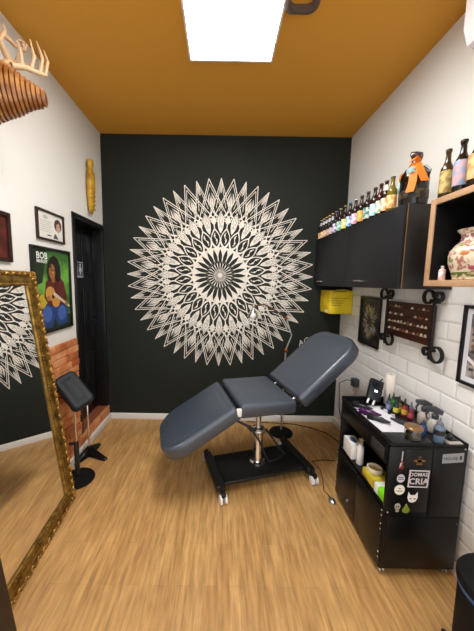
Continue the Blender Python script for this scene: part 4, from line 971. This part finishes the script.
# jar with brown lid
jr = MB().lathe([(.034,0),(.038,.003),(.039,.05),(.036,.058),(.034,.058),(.036,.05),(.035,.006),(.002,.005)], 26, cap=False).build('glass_jar', M['glass'], smooth=40); jr.location = (.988, 1.362, ZT+.0105); tag(jr, 'squat glass jar with brown lid at the near cart edge', 'jar')
q = MB().lathe([(.002,.006),(.034,.006),(.034,.034),(.002,.034)], 22); plabel(q.build('contents', solid('#3a3018', .5), jr, smooth=40), 'dark brown contents')
q = MB().lathe([(.040,.055),(.042,.057),(.042,.066),(.038,.070),(.012,.0705),(.008,.072),(.001,.072)], 26); plabel(q.build('lid', solid('#8a6a44', .3, metal=.4), jr, smooth=40), 'brown metal lid')
# blue and grey squeeze bottles
def squeeze(x, y, c, cap_, lb, h, r, lab=None):
    b = MB().lathe([(r*.92,0),(r,.003),(r,h*.6),(r*.85,h*.72),(r*.5,h*.78),(r*.5,h*.8)], 20).build('squeeze_bottle', c, smooth=40); b.location = (x, y, ZT+.0005); tag(b, lb, 'squeeze bottle')
    MB().lathe([(r*.62,h*.77),(r*.62,h*.86),(r*.3,h*.90),(r*.1,h*1.08),(.001,h*1.09)], 16).build('nozzle_cap', cap_, b, smooth=40)
    if lab: MB().lathe([(r*1.015,h*.36),(r*1.02,h*.58)], 20, cap=False).build('label', lab, b, smooth=40)
squeeze(1.068, 1.405, mat('navy_liquid_bottle', hexc('2c3f6e'), .15, trans=.2), solid('#2c3350', .4), 'dark blue squeeze bottle between the jar and the grey bottle', .085, .019)
squeeze(1.112, 1.352, mat('grey_blue_bottle', hexc('5f7288'), .25), solid('#6f6c74', .4), 'grey blue squeeze bottle with cone nozzle at the near cart edge', .12, .024, label_mat('#1c1a1a', '#1c1a1a'))
# silver case and black clip
sc = MB().bbox(1.072, 1.208, 1.318, 1.325+.055, ZT+.0, ZT+.012, .003).build('steel_case', solid('#b9b2a8', .35, metal=.3), smooth=40, origin=(1.14,1.35,ZT)) if False else None
sc = MB().bbox(1.140, 1.212, 1.318, 1.405, ZT, ZT+.014, .003).build('pale_case', solid('#b9b2a8', .35), smooth=40, origin=(1.176,1.36,ZT)); tag(sc, 'flat pale grey case at the near right corner of the cart', 'case')
bc = MB(); bc.tube([(1.160,1.345,ZT+.024),(1.178,1.362,ZT+.030),(1.198,1.385,ZT+.023)], [.006,.014,.007], 8); bc.bbox(1.155, 1.203, 1.338, 1.390, ZT+.0145, ZT+.020, .002); tag(bc.build('black_holder', solid('#1c1d1c', .4), smooth=45, origin=(1.18,1.36,ZT+.0145)), 'small black holder on top of the pale case', 'holder')
# ---- things on the cart shelf
ZS = SZ+.0005
gb = empty('glove_box', (.885, 1.755, ZS), 'white tissue box on the far end of the cart shelf', 'box')
MB().bbox(-.035, .035, -.062, .062, 0, .098, .003).build('carton', M['white_plastic'], gb, smooth=40)
plabel(MB().prism([(.018*cos(2*pi*k/14), .034*sin(2*pi*k/14)) for k in range(14)], .0982, .0995).build('opening', solid('#3a5068', .5), gb), 'dark blue oval opening')
sb = MB().lathe([(.019,0),(.021,.003),(.021,.105),(.016,.118),(.009,.124),(.009,.128)], 20).build('lotion_bottle', M['white_plastic'], smooth=40); sb.location = (.885, 1.655, ZS); tag(sb, 'slim white bottle with tan pump beside the tissue box', 'bottle')
q = MB().lathe([(.011,.126),(.012,.142),(.006,.145),(.006,.155)], 14); q.bbox(-.012, .024, -.008, .008, .153, .166, .003); plabel(q.build('pump', solid('#b09a80', .5), sb, smooth=40), 'tan pump head')
tr = MB()
T = Matrix.Translation((.905, 1.475, ZS+.050))@Matrix.Rotation(radians(18), 4, 'X')
tr.rings([[(rr*cos(2*pi*k/28), rr*sin(2*pi*k/28), zz) for k in range(28)] for rr, zz in ((.040,0),(.042,.002),(.042,.022),(.040,.024),(.034,.024),(.033,.022),(.033,.002),(.034,0),(.040,0))], Matrix.Translation((.900, 1.515, ZS+.0505)), False, False)
tag(tr.build('tape_roll', solid('#d8ccb0', .6), smooth=40, origin=(.900,1.515,ZS+.05)), 'cream tape roll lying on the yellow packet in the cart', 'tape roll')
yp = MB().bbox(.850, .965, 1.432, 1.560, ZS, ZS+.050, .008).build('yellow_packet', mat('yellow_packet', hexc('c9b42a'), .5, vary=(16, hexc('a8862a'), .4, .6)), smooth=40, origin=(.9,1.48,ZS)); tag(yp, 'yellow packet under the tape roll on the cart shelf', 'packet')
gp = empty('green_packet', (.895, 1.380, ZS), 'bright green and white packet at the near end of the cart shelf', 'packet')
MB().bbox(-.045, .050, -.048, .045, 0, .052, .006).build('carton', solid('#7fd81e', .5), gp, smooth=40)
plabel(MB().bbox(-.0458, .052, .006, .0458, .0005, .0535, .004).build('lid', solid('#e4e8d8', .5), gp, smooth=40), 'white band')
# foot switch on the floor
fs_ = empty('foot_switch', (.792, 1.800, 0), 'small silver foot switch on the floor beside the cart', 'foot switch')
q = MB(); q.lathe([(.028,0),(.030,.004),(.028,.014),(.018,.022),(.004,.024)], 18, sx=.8, sy=1.15); q.build('body', M['steel'], fs_, smooth=40)
q = MB(); q.tube([(.0,.03,.012),(-.02,.10,.006),(.015,.22,.006),(.035,.34,.006),(.0,.44,.006),(.10,.46,.006),(.20,.45,.006)], .0032, 6); plabel(q.build('cable', solid('#5a1d18', .6), fs_, smooth=50), 'dark red cable')

# ================================================================ PEDAL BIN
bn = empty('pedal_bin', (1.070, .925, 0), 'black pedal bin with dark lid at the lower right corner', 'bin')
MB().lathe([(.125,0),(.128,.006),(.132,.36),(.130,.372)], 36).build('body', M['rubber'], bn, smooth=40)
plabel(MB().lathe([(.133,.362),(.137,.366),(.137,.380),(.131,.384)], 36).build('bag_rim', solid('#2c5a8a', .35), bn, smooth=40), 'blue bin liner edge')
MB().lathe([(.139,.383),(.141,.387),(.141,.402),(.135,.414),(.10,.424),(.04,.430),(.002,.431)], 36).build('lid', M['rubber'], bn, smooth=40)
q = MB(); q.bbox(-.165, -.115, -.03, .03, .012, .024, .005, Matrix.Rotation(radians(-50), 4, 'Z')); q.build('pedal', M['black_metal'], bn, smooth=40)
bn.scale = (1, 1, .955)
